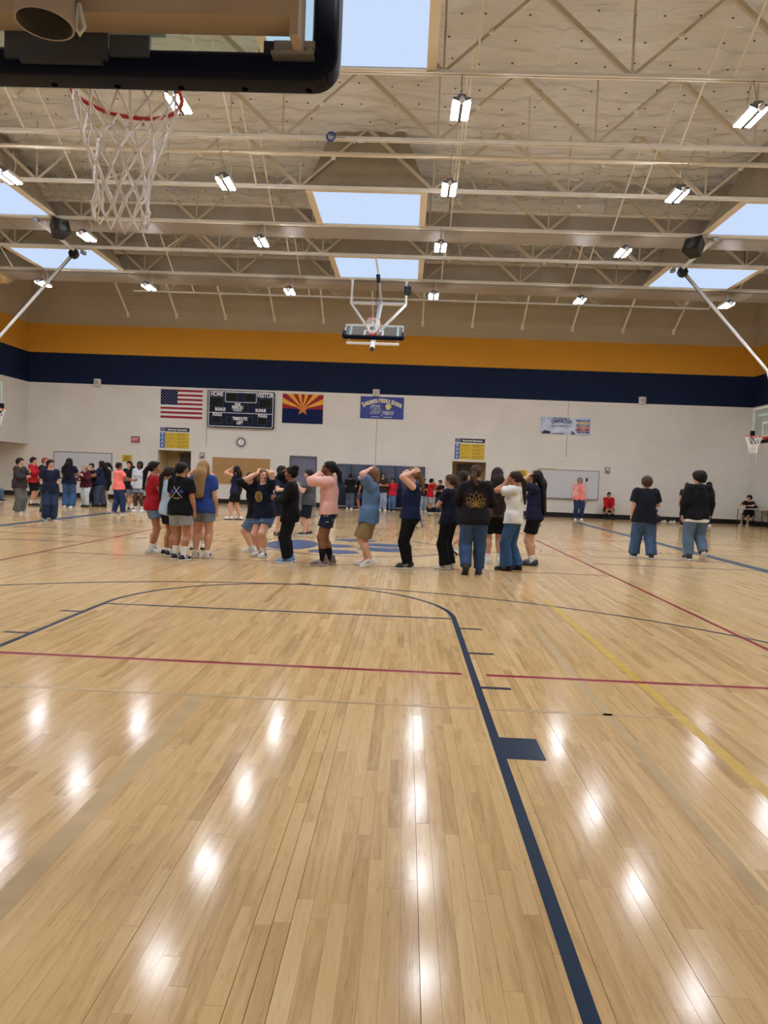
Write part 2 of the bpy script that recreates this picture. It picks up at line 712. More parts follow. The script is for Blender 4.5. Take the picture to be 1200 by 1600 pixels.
for s in (-1, 1):
    a, b = sorted((s * 7.64, s * 7.92))
    pline('court_side_line', a, b, -0.1, 25.7, M_LBLUE, ZP + .00003)
    a, b = sorted((s * 4.535, s * 4.585))
    pline('volleyball_side_line', a, b, 3.675, 21.92, M_LRED, ZP + .00009)
for y0 in (9.85, 15.85):
    pline('attack_line', -4.53, 4.53, y0, y0 + 0.045, M_LRED, ZP + .00005)
pline('half_court_line', -7.66, 7.66, 12.78, 12.83, M_LNAVY, ZP + .00002)
for y0 in (11.5, 14.2, 17.3):
    for s in (-1, 1):
        a, b = sorted((s * 4.62, s * 15.3))
        pline('cross_court_line', a, b, y0, y0 + 0.06, M_LNAVY, ZP - .00005)
parc('centre_circle', 0.22, 13.02, 1.98, 0.06, 0, 2 * math.pi, M_LNAVY, 96, ZP + .00012)


def blob(cx, cy, rx, ry, rot=0.0, n=28):
    P = []
    for k in range(n):
        t = 2 * math.pi * k / n
        x, y = rx * math.cos(t), ry * math.sin(t)
        P.append((cx + x * math.cos(rot) - y * math.sin(rot), cy + x * math.sin(rot) + y * math.cos(rot)))
    return P


paint('paw_pad', blob(-0.97, 12.8, 0.50, 1.05), M_PAW, ZP + .0002, 'big blue pad of the paw print at centre court')
for cx, cy, rx, ry in ((0.2, 14.25, 0.47, 0.30), (-0.10, 12.85, 0.36, 0.34), (0.83, 13.4, 0.52, 0.36), (0.86, 12.45, 0.51, 0.38), (-0.03, 11.72, 0.47, 0.36)):
    paint('paw_toe', blob(cx, cy, rx, ry), M_PAW, ZP + .0002)
pline('faded_yellow_line', 2.975, 3.045, 0.0, 7.2, M_LYEL, ZP - .00005, 'worn yellow stripe')
pline('ghost_line', 2.53, 2.59, -1.0, 6.6, M_LGHOST, ZP - .0001)
pline('ghost_line', -0.02, 0.07, 0.0, 2.90, M_LGHOST, ZP - .0001)
pline('ghost_line', -3.0, 3.0, 2.905, 2.945, M_LGHOST, ZP - .0001)
paint('centre_dot', blob(0, 7.64, 0.09, 0.07), M_LNAVY, ZP + .0001)

# ------------------------------------------------------------------ walls
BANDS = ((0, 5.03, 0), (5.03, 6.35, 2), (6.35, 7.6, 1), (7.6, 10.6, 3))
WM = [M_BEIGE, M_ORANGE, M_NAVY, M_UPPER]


def banded(mb, x0, x1, y0, y1, z0=0.0, z1=10.6):
    for a, b, mi in BANDS:
        lo, hi = max(a, z0), min(b, z1)
        if hi > lo:
            mb.box((x0, y0, lo), (x1, y1, hi), mi)


OPEN = ((-9.74, -8.26, 2.25), (3.25, 4.72, 2.25))
mb = MB()
xs = [XL - 5] + [v for o_ in OPEN for v in o_[:2]] + [XR + 0.3]
for k in range(0, len(xs), 2):
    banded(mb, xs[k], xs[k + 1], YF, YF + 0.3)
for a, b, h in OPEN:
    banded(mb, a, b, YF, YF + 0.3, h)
wf = mb.build('wall_far', WM, fixn=True)
tag(wf, 'beige block wall with orange and navy bands behind the scoreboard', None, None, 'structure')
mb = MB()
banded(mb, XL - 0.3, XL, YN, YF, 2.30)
mb.box((XL - 5, YN, 0), (XL - 4.7, YF, 2.3), 4)
mb.box((XL - 4.7, YN, 2.302), (XL - 0.3, YF, 2.6), 4)
wl = mb.build('wall_left', WM + [M_TAUPE])
tag(wl, 'left side wall with orange and navy bands over a bleacher recess', None, None, 'structure')
mb = MB()
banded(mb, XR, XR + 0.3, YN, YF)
wr = mb.build('wall_right', WM)
tag(wr, 'right side wall with orange and navy bands', None, None, 'structure')
mb = MB()
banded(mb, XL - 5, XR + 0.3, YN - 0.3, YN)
wn = mb.build('wall_near', WM)
tag(wn, 'block wall behind the near hoop', None, None, 'structure')
for k, (x0, x1) in enumerate(((XL - 4.6, -9.74), (-8.26, -3.93), (-2.66, 3.25), (4.72, XR))):
    bb = MB().box((x0, YF - 0.022, 0), (x1, YF, 0.20)).box((x0, YF - 0.03, 0), (x1, YF, 0.02)).build('baseboard_far', M_BASE)
    tag(bb, 'black rubber skirting along the far wall', None, None, 'structure')
bb = MB().box((XR - 0.022, YN, 0), (XR, YF - .03, 0.20)).build('baseboard_right', M_BASE)
tag(bb, 'black rubber skirting along the right wall', None, None, 'structure')
# control joints and thin conduits on the far wall
M_SEAM = mat('seam_grey', (150, 144, 132), 0.8)
for x, z0, z1 in ((-7.6, 2.5, 5.0), (-0.12, 2.0, 3.98), (8.15, 2.6, 3.6), (8.15, 4.35, 5.0)):
    MB().box((x - .012, YF - .006, z0), (x + .012, YF, z1)).build('control_joint', M_SEAM, wf)

# doorway recesses
M_ALCOVE = mat('alcove_paint', (206, 186, 140), 0.8, var=0.06, vscale=1.5)
M_DOORD = mat('dark_door', (86, 80, 78), 0.5, var=0.05)
M_FRAME = mat('door_frame_grey', (84, 86, 98), 0.45)
M_DOORB = mat('door_blue_grey', (104, 108, 128), 0.45, var=0.04)
for n_, (a, b, h) in enumerate(OPEN):
    r = struct('trim_%d' % (n_ + 1), (a, YF, 0), 'shallow cream painted doorway recess in the far wall')
    m_ = MB()
    m_.box((-0.02, 0.3, 0), (0.0, 1.35, h)).box((b - a, 0.3, 0), (b - a + .02, 1.35, h)).box((0, .3, h), (b - a, 1.35, h + .02)).box((0, 1.33, 0), (b - a, 1.35, h)).box((0, .0, -.02), (b - a, 1.35, -0.002))
    m_.build('alcove', M_ALCOVE, r)
    d = struct('door_%d' % (n_ + 1), (a + (0.66 if n_ == 0 else 0.36), YF + 1.2, 0), 'dark grey door inside a doorway recess')
    wd = 0.80
    MB().box((0, 0, 0), (wd, .05, 2.08)).build('door_leaf', M_DOORD, d)
    MB().box((-.06, -.02, 0), (0, .08, 2.15)).box((wd, -.02, 0), (wd + .06, .08, 2.15)).box((-.06, -.02, 2.08), (wd + .06, .08, 2.15)).build('door_frame', M_FRAME, d)
    MB().tube([(0.06, -.05, 1.0), (.16, -.05, 1.0)], .012).build('handle', M_CHROME, d)
d = struct('door_3', (-3.88, YF, 0), 'blue grey steel door with a dark frame')
MB().box((.07, -.03, 0.01), (1.13, .0, 2.12)).build('door_leaf', M_DOORB, d)
MB().box((0, -.06, 0), (.07, 0, 2.22)).box((1.13, -.06, 0), (1.2, 0, 2.22)).box((.07, -.06, 2.12), (1.13, 0, 2.22)).build('door_frame', M_FRAME, d)
MB().tube([(1.02, -.08, 1.0), (.90, -.08, 1.0)], .012).tube([(1.02, -.03, 1.0), (1.02, -.08, 1.0)], .014).build('handle', M_CHROME, d)
MB().box((1.22, -.03, 1.0), (1.36, 0, 1.22)).build('card_reader', mat('reader_grey', (120, 118, 116), .5), d)

for yk, nm_ in ((12.0, 'nearer'), (25.0, 'farther')):  # fill lamps added out of view to brighten the dark recess
    rl = thing('recess_fill_lamp', '%s added fill lamp, out of view under the soffit of the bleacher recess' % nm_, 'ceiling lamp', (XL - 2.6, yk, 2.3))
    MB().box((-.32, -.62, -.05), (.32, .62, 0)).build('housing', M_WHITE, rl)
    MB().box((-.28, -.58, -.056), (.28, .58, -.05)).build('diffuser', emitter('recess_fill_panel_' + nm_, (250, 244, 232), 40.0), rl)

# bleacher bench in the recess at the far left
bl = thing('bleacher', 'low wooden bleacher bench at the left margin', 'bleacher', (-13.58, 24.0, 0))
M_BENCH = mat('bench_wood', (168, 130, 86), 0.4, var=.08, vscale=4)
MB().box((-1.6, -2.2, .38), (-.02, .5, .42)).build('seat_board', M_BENCH, bl)
for yy_ in (-2.0, -.8, .4):
    MB().box((-1.5, yy_ - .03, 0), (-.1, yy_ + .03, .38)).build('support', M_FRAME, bl)

# ------------------------------------------------------------------ roof
def ceiling_mesh():
    nx, ny = 300, 320
    X = np.linspace(XL, XR, nx)
    Y = np.linspace(YN, YF, ny)
    GX, GY = np.meshgrid(X, Y, indexing='ij')
    Z = roofz(GY)
    # blankets sag between their pins and bunch along the deck ribs
    Z = Z - 0.06 * (0.5 + 0.5 * np.cos(2 * np.pi * GY / 0.61)) * (0.6 + 0.4 * np.sin(GX * 1.9 + GY)) \
        - 0.02 * np.sin(GX * 5.1 + 1.7 * np.sin(GY * 2.3)) * np.sin(GY * 7.7 + GX * 0.8) - 0.012 * np.sin(GX * 11 + GY * 3.1 + 2 * np.sin(GX * 2.1))
    for xr in (-13.1, -9.8, -6.53, -3.27, 0, 3.27, 6.53, 9.8, 13.1):
        Z = Z - 0.07 * np.exp(-((GX - xr - 0.55) / 0.07) ** 2)
    V = np.stack([GX, GY, Z], -1).reshape(-1, 3)
    idx = np.arange(nx * ny).reshape(nx, ny)
    F = np.stack([idx[:-1, :-1], idx[:-1, 1:], idx[1:, 1:], idx[1:, :-1]], -1).reshape(-1, 4)
    return np_mesh('ceiling', V, F, M_FOIL)


def np_mesh(name, V, F, m, smooth=True):
    me = bpy.data.meshes.new(name)
    me.vertices.add(len(V))
    me.vertices.foreach_set('co', np.ascontiguousarray(V, dtype=np.float32).ravel())
    k = F.shape[1]
    me.loops.add(len(F) * k)
    me.loops.foreach_set('vertex_index', np.ascontiguousarray(F, dtype=np.int32).ravel())
    me.polygons.add(len(F))
    me.polygons.foreach_set('loop_start', np.arange(len(F), dtype=np.int32) * k)
    if smooth:
        me.polygons.foreach_set('use_smooth', np.ones(len(F), dtype=bool))
    me.update(calc_edges=True)
    if m is not None:
        for q in (m if isinstance(m, (list, tuple)) else [m]):
            me.materials.append(q)
    return me


ceil = put('ceiling', ceiling_mesh())
tag(ceil, 'wrinkled white-faced insulation under the roof deck', None, None, 'structure')
MB().box((XL - 5, YN - .3, 10.75), (XR + .3, YF + .3, 10.9)).build('roof_deck', M_DUCT, ceil)
pins = MB()
for i in range(-2, 8):
    for kx in range(-24, 25):
        for q in range(3):
            x = kx * 0.62 + random.uniform(-.12, .12)
            y = JY(i) + 0.45 + q * 0.75 + random.uniform(-.1, .1)
            if YN < y < YF - .2 and XL < x < XR:
                z = roofz(y) - 0.055
                pins.lathe([(0.0, z - .012), (.022, z - .010), (.024, z)], (x, y, 0), n=6)
po = pins.build('insulation_pins', mat('pin_washer', (70, 58, 46), .6), ceil, fixn=False)
tag(po, None, None, None, 'stuff')

# steel joists
NODES = [-14.7, -11.43, -8.17, -4.9, -1.63, 1.63, 4.9, 8.17, 11.43, 14.7]
D = 1.42
mb = MB()
for s in (-1, 1):
    mb.box((XL + .02, s * .012 + (0 if s > 0 else -.045), -.01), (XR - .02, s * .012 + (.045 if s > 0 else 0), .0))
    mb.box((XL + .02, s * .012 + (0 if s > 0 else -.01), -.01), (XR - .02, s * .012 + (.01 if s > 0 else 0), .07))
CH_FULL = mb.mesh('bottom_chord', M_STEEL)
mb = MB()
for s in (-1, 1):
    mb.box((-9.5, s * .012 + (0 if s > 0 else -.045), -.01), (12.35, s * .012 + (.045 if s > 0 else 0), .0))
    mb.box((-9.5, s * .012 + (0 if s > 0 else -.01), -.01), (12.35, s * .012 + (.01 if s > 0 else 0), .05))
CH_SHORT = mb.mesh('bottom_chord', M_STEEL)
TOPC = MB().box((XL + .02, -.05, D + .02), (XR - .02, .05, D + .09)).mesh('top_chord', M_STEEL)


M_WEB = mat('web_steel', (196, 184, 160), 0.5, var=.06, vscale=2.0)


def angle_bar(a, b, w_):
    m_ = MB()
    m_.bar(a, b, w_, .008, (0, 1, 0))
    d_ = (Vector(b) - Vector(a)).normalized()
    n_ = d_.cross(Vector((0, 1, 0))).normalized() * (w_ / 2)
    m_.bar(Vector(a) + n_ + Vector((0, w_ / 2, 0)), Vector(b) + n_ + Vector((0, w_ / 2, 0)), .008, w_, (0, 1, 0))
    return m_.mesh('web_member', M_WEB)


WEB_L = angle_bar((0, 0, .03), (-1.635, 0, D + .05), .075)
WEB_R = angle_bar((0, 0, .03), (1.635, 0, D + .05), .055)
WEB_V = MB().bar((0, 0, .03), (0, 0, D + .05), .035, .035).mesh('web_member', M_WEB)
LUG = MB().cbox((0, 0, 0), (.10, .05, .06)).mesh('splice_plate', M_STEEL)
ROD_A = MB().bar((0, 0, .02), (0, 2.438, D - .02), .032, .032).mesh('bridging_rod', M_STEEL)
ROD_B = MB().bar((0, 0, D), (0, 2.438, -.02), .032, .032).mesh('bridging_rod', M_STEEL)
ORD = {0: 'nearest visible tan steel roof joist, crossing the top of the photo', 1: 'second nearest tan steel roof joist, just before the thin white pipe',
       2: 'third nearest tan steel roof joist, along the near edge of a skylight', 3: 'fourth nearest tan steel roof joist, in front of the first duct',
       4: 'fifth nearest tan steel roof joist, between the two ducts', 5: 'sixth nearest tan steel roof joist, in front of the far duct',
       6: 'short tan steel roof joist with cut-off ends nearest the far wall', -1: 'tan steel roof joist above the near hoop, out of the frame', -2: 'tan steel roof joist over the near free throw lane', -4: 'tan steel roof joist over the near baseline', -6: 'tan steel roof joist nearest the near wall'}
JOISTS = (-4, -2, -1, 0, 1, 2, 3, 4, 5, 6)
for i in JOISTS:
    j = thing('roof_joist', ORD[i], 'roof joist', (0, JY(i), JZ(i)), 0, 'steel roof joists')
    put('bottom_chord', CH_SHORT if i == 6 else CH_FULL, j)
    put('top_chord', TOPC, j)
    for x in NODES:
        if i == 6 and not -9.6 < x < 12.4:
            continue
        put('web_member', WEB_L, j, (x, 0, 0))
        put('web_member', WEB_R, j, (x, 0, 0))
        put('web_member', WEB_V, j, (x, 0, 0))
        put('splice_plate', LUG, j, (x + .80, -.02, .72))
    if -2 < i < 6:
        for x in (-12.6, -6.9, -2.45, 2.45, 6.9, 12.6):
            put('bridging_rod', ROD_A, j, (x + .25, .02, 0))
            put('bridging_rod', ROD_B, j, (x - .25, .02, 0))

# kicker struts from the last joist down to the far wall
STR = MB().bar((0, 27.9, 9.45), (0, YF - .02, 8.15), .07, .07).box((-.06, YF - .03, 8.0), (.06, YF, 8.25))
st_me = STR.mesh('wall_kicker', M_STEEL)
for k in range(12):
    x = -11.2 + 2.15 * k
    o = put('wall_kicker', st_me, None, (x, 0, 0))
    tag(o, 'tan steel kicker strut bolted to the far wall, number %s from the left corner' % ('first second third fourth fifth sixth seventh eighth ninth tenth eleventh twelfth'.split()[k]), 'strut', 'kicker struts on the far wall')

# skylights: splayed drywall wells with a glowing diffuser at joist level
n_ = 0
for (i, cols) in ((-1, (0.0,)), (2, (-10.35, 0.0, 10.55)), (4, (-10.35, 0.05, 10.55))):
    for cx in cols:
        n_ += 1
        y0, y1 = JY(i) + .07, JY(i + 1) - .07
        z0 = JZ(i) + .0
        wdo = struct('window_%d' % n_, (cx, y0, z0), 'daylight skylight with a white diffuser in a splayed well')
        W2 = 1.5
        L_ = y1 - y0
        b0 = [(-W2, 0, 0), (W2, 0, 0), (W2, L_, -.03), (-W2, L_, -.03)]
        zt = roofz(y0) - z0 + .1
        t0 = [(-.85, .0, zt), (.85, .0, zt), (.85, 1.0, zt), (-.85, 1.0, zt)]
        m_ = MB()
        m_.add(b0 + t0, [(0, 1, 5, 4), (1, 2, 6, 5), (2, 3, 7, 6), (3, 0, 4, 7)])
        m_.build('well', M_WELL, wdo)
        fr = MB()
        fw = .17
        fr.box((-W2, 0, -.035), (-W2 + fw, L_, -.002)).box((W2 - fw, 0, -.035), (W2, L_, -.002)).box((-W2 + fw, 0, -.035), (W2 - fw, .04, -.002)).box((-W2 + fw, L_ - .04, -.065), (W2 - fw, L_, -.032))
        fr.build('window_frame', M_TRIM, wdo)
        MB().box((-W2 + fw, .04, -.022), (W2 - fw, L_ - .04, -.012)).build('diffuser', M_DIFF, wdo)

# ducts
d1 = thing('air_duct', 'long rectangular tan duct just behind the fourth roof joist', 'duct', (0, 18.93, 8.36))
MB().box((XL + .05, 0, 0), (XR - .05, .92, .50)).build('duct_body', M_DUCT, d1)
for k in range(22):
    x = XL + .7 + k * 1.45
    MB().box((x, -.012, -.012), (x + .035, .932, .512)).build('seam', M_DUCT, d1)
MB().tube([(XL + .1, -.05, .53), (XR - .1, -.05, .53)], .016, 6).build('conduit', M_STEEL, d1)
d2 = thing('air_duct', 'long rectangular tan duct nearest the far wall', 'duct', (0, 23.82, 8.18))
MB().box((-13.6, 0, 0), (14.2, 1.05, .72)).build('duct_body', M_DUCT, d2)
for k in range(19):
    x = -13.2 + k * 1.45
    MB().box((x, -.012, -.012), (x + .035, 1.062, .732)).build('seam', M_DUCT, d2)
sf = MB().lathe([(.62, -1.9), (.66, -1.8), (.66, -.1), (.62, 0)], (-13.6, 24.6, 8.62), 'x', 24).build('round_duct', mat('duct_tan', (190, 160, 112), .5), None, True)
tag(sf, 'round tan duct elbow in the far left upper corner', 'duct')
sp = MB().tube([(XL + .1, 14.47, 8.42), (XR - .1, 14.47, 8.42)], .05, 10)
for x in (-9.2, -2.9, 3.6, 9.4):
    sp.lathe([(.062, x), (.062, x + .09)], (0, 14.47, 8.42), 'x', 10)
    sp.tube([(x, 14.47, 8.42), (x, 14.47, 9.7)], .012, 6)
tag(sp.build('sprinkler_pipe', mat('pipe_white', (214, 202, 178), .4), None, True), 'thin white sprinkler pipe running between second and third roof joists', 'pipe')

# ------------------------------------------------------------------ lamps
LL = .31                   # half length of a fixture
LH = MB()
LH.box((-.155, -LL, .012), (.155, LL, .05)).box((-.07, -LL, .05), (.07, LL, .10)).box((-.03, -LL, -.075), (.03, LL, .012))
LH_ME = LH.mesh('housing', mat('lamp_grey', (96, 96, 98), .5))
REFL = MB()
for s in (-1, 1):
    REFL.add([(s * .03, -LL, -.035), (s * .03, LL, -.035), (s * .155, LL, .01), (s * .155, -LL, .01)], [(0, 1, 2, 3)])
    REFL.box((min(s * .15, s * .16), -LL, -.03), (max(s * .15, s * .16), LL, .05))
REFL_ME = REFL.mesh('reflector', M_WHITE)
TUBE_ME = MB().box((-.056, -LL + .02, -.055), (.056, LL - .02, -.040)).mesh('lamp_tube', M_LED)
SENS_ME = MB().lathe([(.02, .02), (.045, 0), (.055, -.05), (.03, -.075)], (0, -LL - .10, -.03), 'z', 12).box((-.02, -LL - .1, .0), (.02, -LL + .02, .02)).mesh('motion_sensor', M_WHITE, True)


def chain_mesh(a, b):
    m_ = MB()
    a, b = Vector(a), Vector(b)
    n_ = max(3, int((b - a).length / .075))
    for k in range(n_):
        p, q = a.lerp(b, k / n_), a.lerp(b, (k + .86) / n_)
        m_.bar(p, q, .022 if k % 2 else .007, .007 if k % 2 else .022, (0, 1, 0))
    return m_


ROWN = {11.45: 'nearest', 14.8: 'second nearest', 18.76: 'third nearest', 23.64: 'farthest', 6.571: 'overhead front', 1.695: 'overhead rear', -3.181: 'rearmost'}
COLN = {-11.75: 'far-left', -8.0: 'second left', -3.05: 'centre-left', 1.95: 'centre', 6.97: 'centre-right', 11.95: 'far-right', -13.05: 'far-left'}


def lamp(x, y, z, rown, coln):
    t = thing('high_bay_lamp', 'twin-tube LED high bay lamp, %s row, %s column' % (rown, coln), 'ceiling lamp', (x, y, z), 0, 'LED high bay lamps')
    put('housing', LH_ME, t)
    put('reflector', REFL_ME, t)
    for s in (-1, 1):
        put('lamp_tube', TUBE_ME, t, (s * .090, 0, 0))
    put('motion_sensor', SENS_ME, t)
    yj = min((JY(i) for i in JOISTS), key=lambda v: abs(v - (13.885 if abs(y - 14.8) < .1 else y)))
    top = 8.514 - (yj - 11.447) * .02264 - z
    for q in (-.24, .24):
        chain_mesh((0, q, .10), (0, yj - y + q * .08, top + .02)).build('chain', M_CHROME, t)
    MB().tube([(.05, .1, .1), (.09, .12, top * .5), (.06, .05, top)], .008, 5).build('cable', M_WHITE, t)


for y, z, cols in ((11.45, 7.92, (-8.0, -3.05, 1.95, 6.97, 11.95, -13.05)), (14.8, 7.88, (-8.0, -3.05, 1.95, 6.97, 11.95, -13.05)),
                   (18.76, 7.87, (-8.0, -3.05, 1.95, 6.97, 11.95, -13.05)), (23.64, 7.76, (-11.75, -8.0, -3.05, 1.95, 6.97, 11.95)),
                   (6.571, 8.0, (-8.0, -3.05, 1.95, 6.97, 11.95, -13.05)), (1.695, 8.1, (-8.0, -3.05, 1.95, 6.97))):
    for x in cols:
        lamp(x, y, z, ROWN[y], COLN[x])

# odds and ends hung on the second joist
rc = thing('rope_coil', 'blue rope coil caught on the second nearest roof joist', 'rope', (-.61, 13.83, 8.46))
for k in range(3):
    MB().tube([(.085 * math.cos(a) + .008 * k, -.02 - .015 * k, .02 + .085 * math.sin(a)) for a in [2 * math.pi * q / 20 for q in range(20)]], .014, 6, True).build('rope_loop', mat('rope_blue', (44, 74, 150), .7), rc, True)
MB().tube([(.05, -.03, .0), (.12, -.02, .03), (.22, -.01, .02), (.32, 0, .03)], .004, 5).build('rope_tail', M_BLACK, rc, True)
wc = thing('wire_loop', 'white wire loop hanging from the second nearest roof joist', 'wire', (0.02, 13.83, 8.43))
MB().tube([(.10 * math.cos(a), -.02 + .02 * math.sin(a), -.01 + .045 * math.sin(a)) for a in [2 * math.pi * q / 20 for q in range(20)]], .013, 6, True).build('wire_ring', M_WHITE, wc, True)
MB().tube([(-.09, -.02, 0), (-.13, -.02, -.03), (-.12, -.02, -.08)], .010, 5).build('wire_end', M_WHITE, wc, True)

# ------------------------------------------------------------------ basketball hoops
def rounded_rect(w_, h_, r, n=5):
    P = []
    for cx, cy, a in ((w_ / 2 - r, h_ / 2 - r, 0), (-w_ / 2 + r, h_ / 2 - r, 90), (-w_ / 2 + r, -h_ / 2 + r, 180), (w_ / 2 - r, -h_ / 2 + r, 270)):
        for k in range(n):
            t = math.radians(a + 90 * k / (n - 1))
            P.append((cx + r * math.cos(t), cy + r * math.sin(t)))
    return P


def sweep(path, prof, up=(0, 1, 0)):
    """sweep a closed 2D profile (u along the in-plane normal, v along up) down an open path"""
    m_ = MB()
    up = Vector(up)
    pts = [Vector(p) for p in path]
    n = len(prof)
    vs = []
    for i, p in enumerate(pts):
        d = (pts[min(i + 1, len(pts) - 1)] - pts[max(i - 1, 0)]).normalized()
        nrm = d.cross(up).normalized()
        for u, v in prof:
            vs.append(p + nrm * u + up * v)
    fs = [(i * n + k, i * n + (k + 1) % n, (i + 1) * n + (k + 1) % n, (i + 1) * n + k) for i in range(len(pts) - 1) for k in range(n)]
    fs += [tuple(range(n))[::-1], tuple((len(pts) - 1) * n + k for k in range(n))]
    return m_.add(vs, fs)


def net_mesh(fine, seed=3, broken=False):
    R = random.Random(seed)
    rad = [.224, .205, .172, .142, .122, .112, .118]
    zz = [-.005, -.09, -.18, -.27, -.355, -.43, -.50]
    n = 12
    nodes = []
    for r_, z_ in zip(rad, zz):
        row = len(nodes)
        nodes.append([Vector((r_ * math.cos(2 * math.pi * (k + row * .5) / n) + R.uniform(-.008, .008),
                              r_ * math.sin(2 * math.pi * (k + row * .5) / n) + R.uniform(-.008, .008), z_ + R.uniform(-.012, .012))) for k in range(n)])
    m_ = MB()
    c = .0047 if fine else .006
    for i in range(len(nodes) - 1):
        for k in range(n):
            for q in (k, (k - 1) % n):
                if broken and i > 3 and R.random() < .45:
                    continue
                a, b = nodes[i][k], nodes[i + 1][q]
                mid = (a + b) / 2 + Vector((R.uniform(-.006, .006), R.uniform(-.006, .006), -.004))
                if fine:
                    off = Vector((R.uniform(-.005, .005), R.uniform(-.005, .005), 0))
                    m_.tube([a, mid, b], c, 5, caps=False)
                    m_.tube([a + off, mid - off * .6, b + off], c * .8, 4, caps=False)
                else:
                    m_.tube([a, b], c, 4, caps=False)
    if broken:
        m_.tube([nodes[4][5], nodes[4][5] + Vector((.02, 0, -.2)), nodes[4][5] + Vector((-.02, .02, -.42))], c, 4)
    elif fine:
        for k in range(n):
            a, b = nodes[-1][k], nodes[-1][(k + 1) % n]
            m_.tube([a, (a + b) / 2 + Vector((0, 0, -.05 - .03 * R.random())), b], c, 5, caps=False)
            m_.lathe([(.007, -.01), (.009, 0), (.007, .01)], a, 'z', 6)
    return m_


def hoop_board(t, rim_m, fine=True, broken=False):
    """board, padding, rim and net in the frame of t: face towards +y, rim height z = 0"""
    MB().box((-.90, -.014, -.14), (.90, 0, .91)).build('glass', M_GLASS, t)
    fr = MB()
    for x0, x1, z0, z1 in ((-.915, .915, -.15, -.11), (-.915, .915, .88, .92), (-.915, -.885, -.15, .92), (.885, .915, -.15, .92)):
        fr.box((x0, -.045, z0), (x1, .004, z1))
    fr.build('board_frame', M_WHITE, t)
    tg = MB()
    for x0, x1, z0, z1 in ((-.305, .305, .407, .457), (-.305, .305, 0, .05), (-.305, -.255, .05, .407), (.255, .305, .05, .407)):
        tg.box((x0, .0005, z0), (x1, .0025, z1))
    tg.build('target_square', M_WHITE, t)
    path = [(-.905, 0, .24)]
    for k in range(7):
        a = math.pi + math.pi / 2 * k / 6
        path.append((-.905 + .05 + .05 * math.cos(a), 0, -.07 + .05 * math.sin(a)))
    path += [(-q[0], 0, q[2]) for q in path[::-1]]
    sweep(path, rounded_rect(.098, .12, .022)).build('edge_padding', M_PAD, t, True)
    for k in range(8):
        x = -.84 + k * .24
        MB().lathe([(.012, -.1715), (.012, -.165)], (x, .02, 0), 'z', 8).build('pad_slot', mat('slot_black', (2, 2, 3), .9, spec=.02), t)
    ring = [(.2335 * math.cos(2 * math.pi * k / 40), .381 + .2335 * math.sin(2 * math.pi * k / 40), 0) for k in range(40)]
    MB().tube(ring, .0095, 8, True).build('rim', rim_m, t, True)
    br = MB().box((-.11, .002, -.10), (.11, .02, .03)).box((-.09, .02, -.03), (.09, .15, -.015)).bar((-.08, .02, -.02), (-.19, .27, -.012), .02, .015).bar((.08, .02, -.02), (.19, .27, -.012), .02, .015).bar((0, .02, -.09), (0, .15, -.02), .12, .008)
    br.build('rim_bracket', rim_m, t)
    if fine:
        for k in range(12):
            a = 2 * math.pi * k / 12
            x, y = .2335 * math.cos(a), .381 + .2335 * math.sin(a)
            MB().tube([(x, y, -.004), (x + .012 * math.cos(a + 1.5), y + .012 * math.sin(a + 1.5), -.024), (x - .004, y, -.030)], .0035, 5).build('net_hook', rim_m, t)
    nm = net_mesh(fine, 3 if fine else 8, broken)
    o = nm.build('net', M_NET, t, True, fixn=False)
    o.location = (0, .381, 0)


M_BEAM = mat('mast_taupe', (178, 160, 138), 0.45, var=.04)
M_MAST = mat('mast_grey', (170, 158, 152), 0.4)
M_SLATE = mat('slate_plate', (62, 66, 76), 0.5)
hp = thing('basketball_hoop', 'near basketball hoop seen from behind its glass board at upper left', 'basketball hoop', (0, 1.24, 3.0))
hoop_board(hp, M_RIM)
# mast pipe, hollow and open at the bottom
pip = MB()
pn = 32
for r_, z_ in ((.093, 5.5), (.093, -.137), (.086, -.137), (.086, 5.5)):
    pip.v += [(r_ * math.cos(2 * math.pi * k / pn), -.29 + r_ * math.sin(2 * math.pi * k / pn), z_) for k in range(pn)]
for i in range(3):
    pip.f += [(i * pn + k, i * pn + (k + 1) % pn, (i + 1) * pn + (k + 1) % pn, (i + 1) * pn + k) for k in range(pn)]
    pip.mi += [0 if i < 2 else 1] * pn
pip.build('mast', [M_MAST, M_BLACK], hp, True)
MB().box((-.815, -.195, -.035), (.815, -.08, .08)).build('cross_beam', M_BEAM, hp)
MB().box((-.815, -.195, .70), (.815, -.08, .82)).build('cross_beam', M_BEAM, hp)
for s in (-1, 1):
    MB().box((min(s * .80, s * .83), -.20, -.10), (max(s * .80, s * .83), -.05, .86)).build('side_channel', M_BEAM, hp)
    b_ = MB().box((min(s * .72, s * .87), -.058, -.105), (max(s * .72, s * .87), -.046, -.035)).box((min(s * .72, s * .87), -.11, -.11), (max(s * .72, s * .87), -.046, -.10))
    b_.lathe([(.012, -.066), (.018, -.058)], (s * .85, 0, -.07), 'y', 10)
    b_.build('corner_bracket', M_CHROME, hp)
    MB().box((min(s * .68, s * .80), -.044, -.12), (max(s * .68, s * .80), -.038, -.03)).build('bracket_plate', M_BLACK, hp)
MB().box((-.26, -.075, -.125), (.12, -.05, -.03)).box((.125, -.07, -.11), (.27, -.05, -.035)).box((-.2, -.08, -.14), (.10, -.05, -.125)).build('rim_mount_plate', M_SLATE, hp)
MB().tube([(.10, -.26, -.05), (.115, -.25, -.12), (.10, -.25, -.145), (.085, -.25, -.12), (.10, -.26, -.05)], .008, 6).build('safety_hook', M_WHITE, hp, True)
for s in (-1, 1):
    MB().tube([(s * .1, -.3, 4.2), (s * 1.0, -2.2, 5.4)], .03, 8).build('brace', M_MAST, hp)

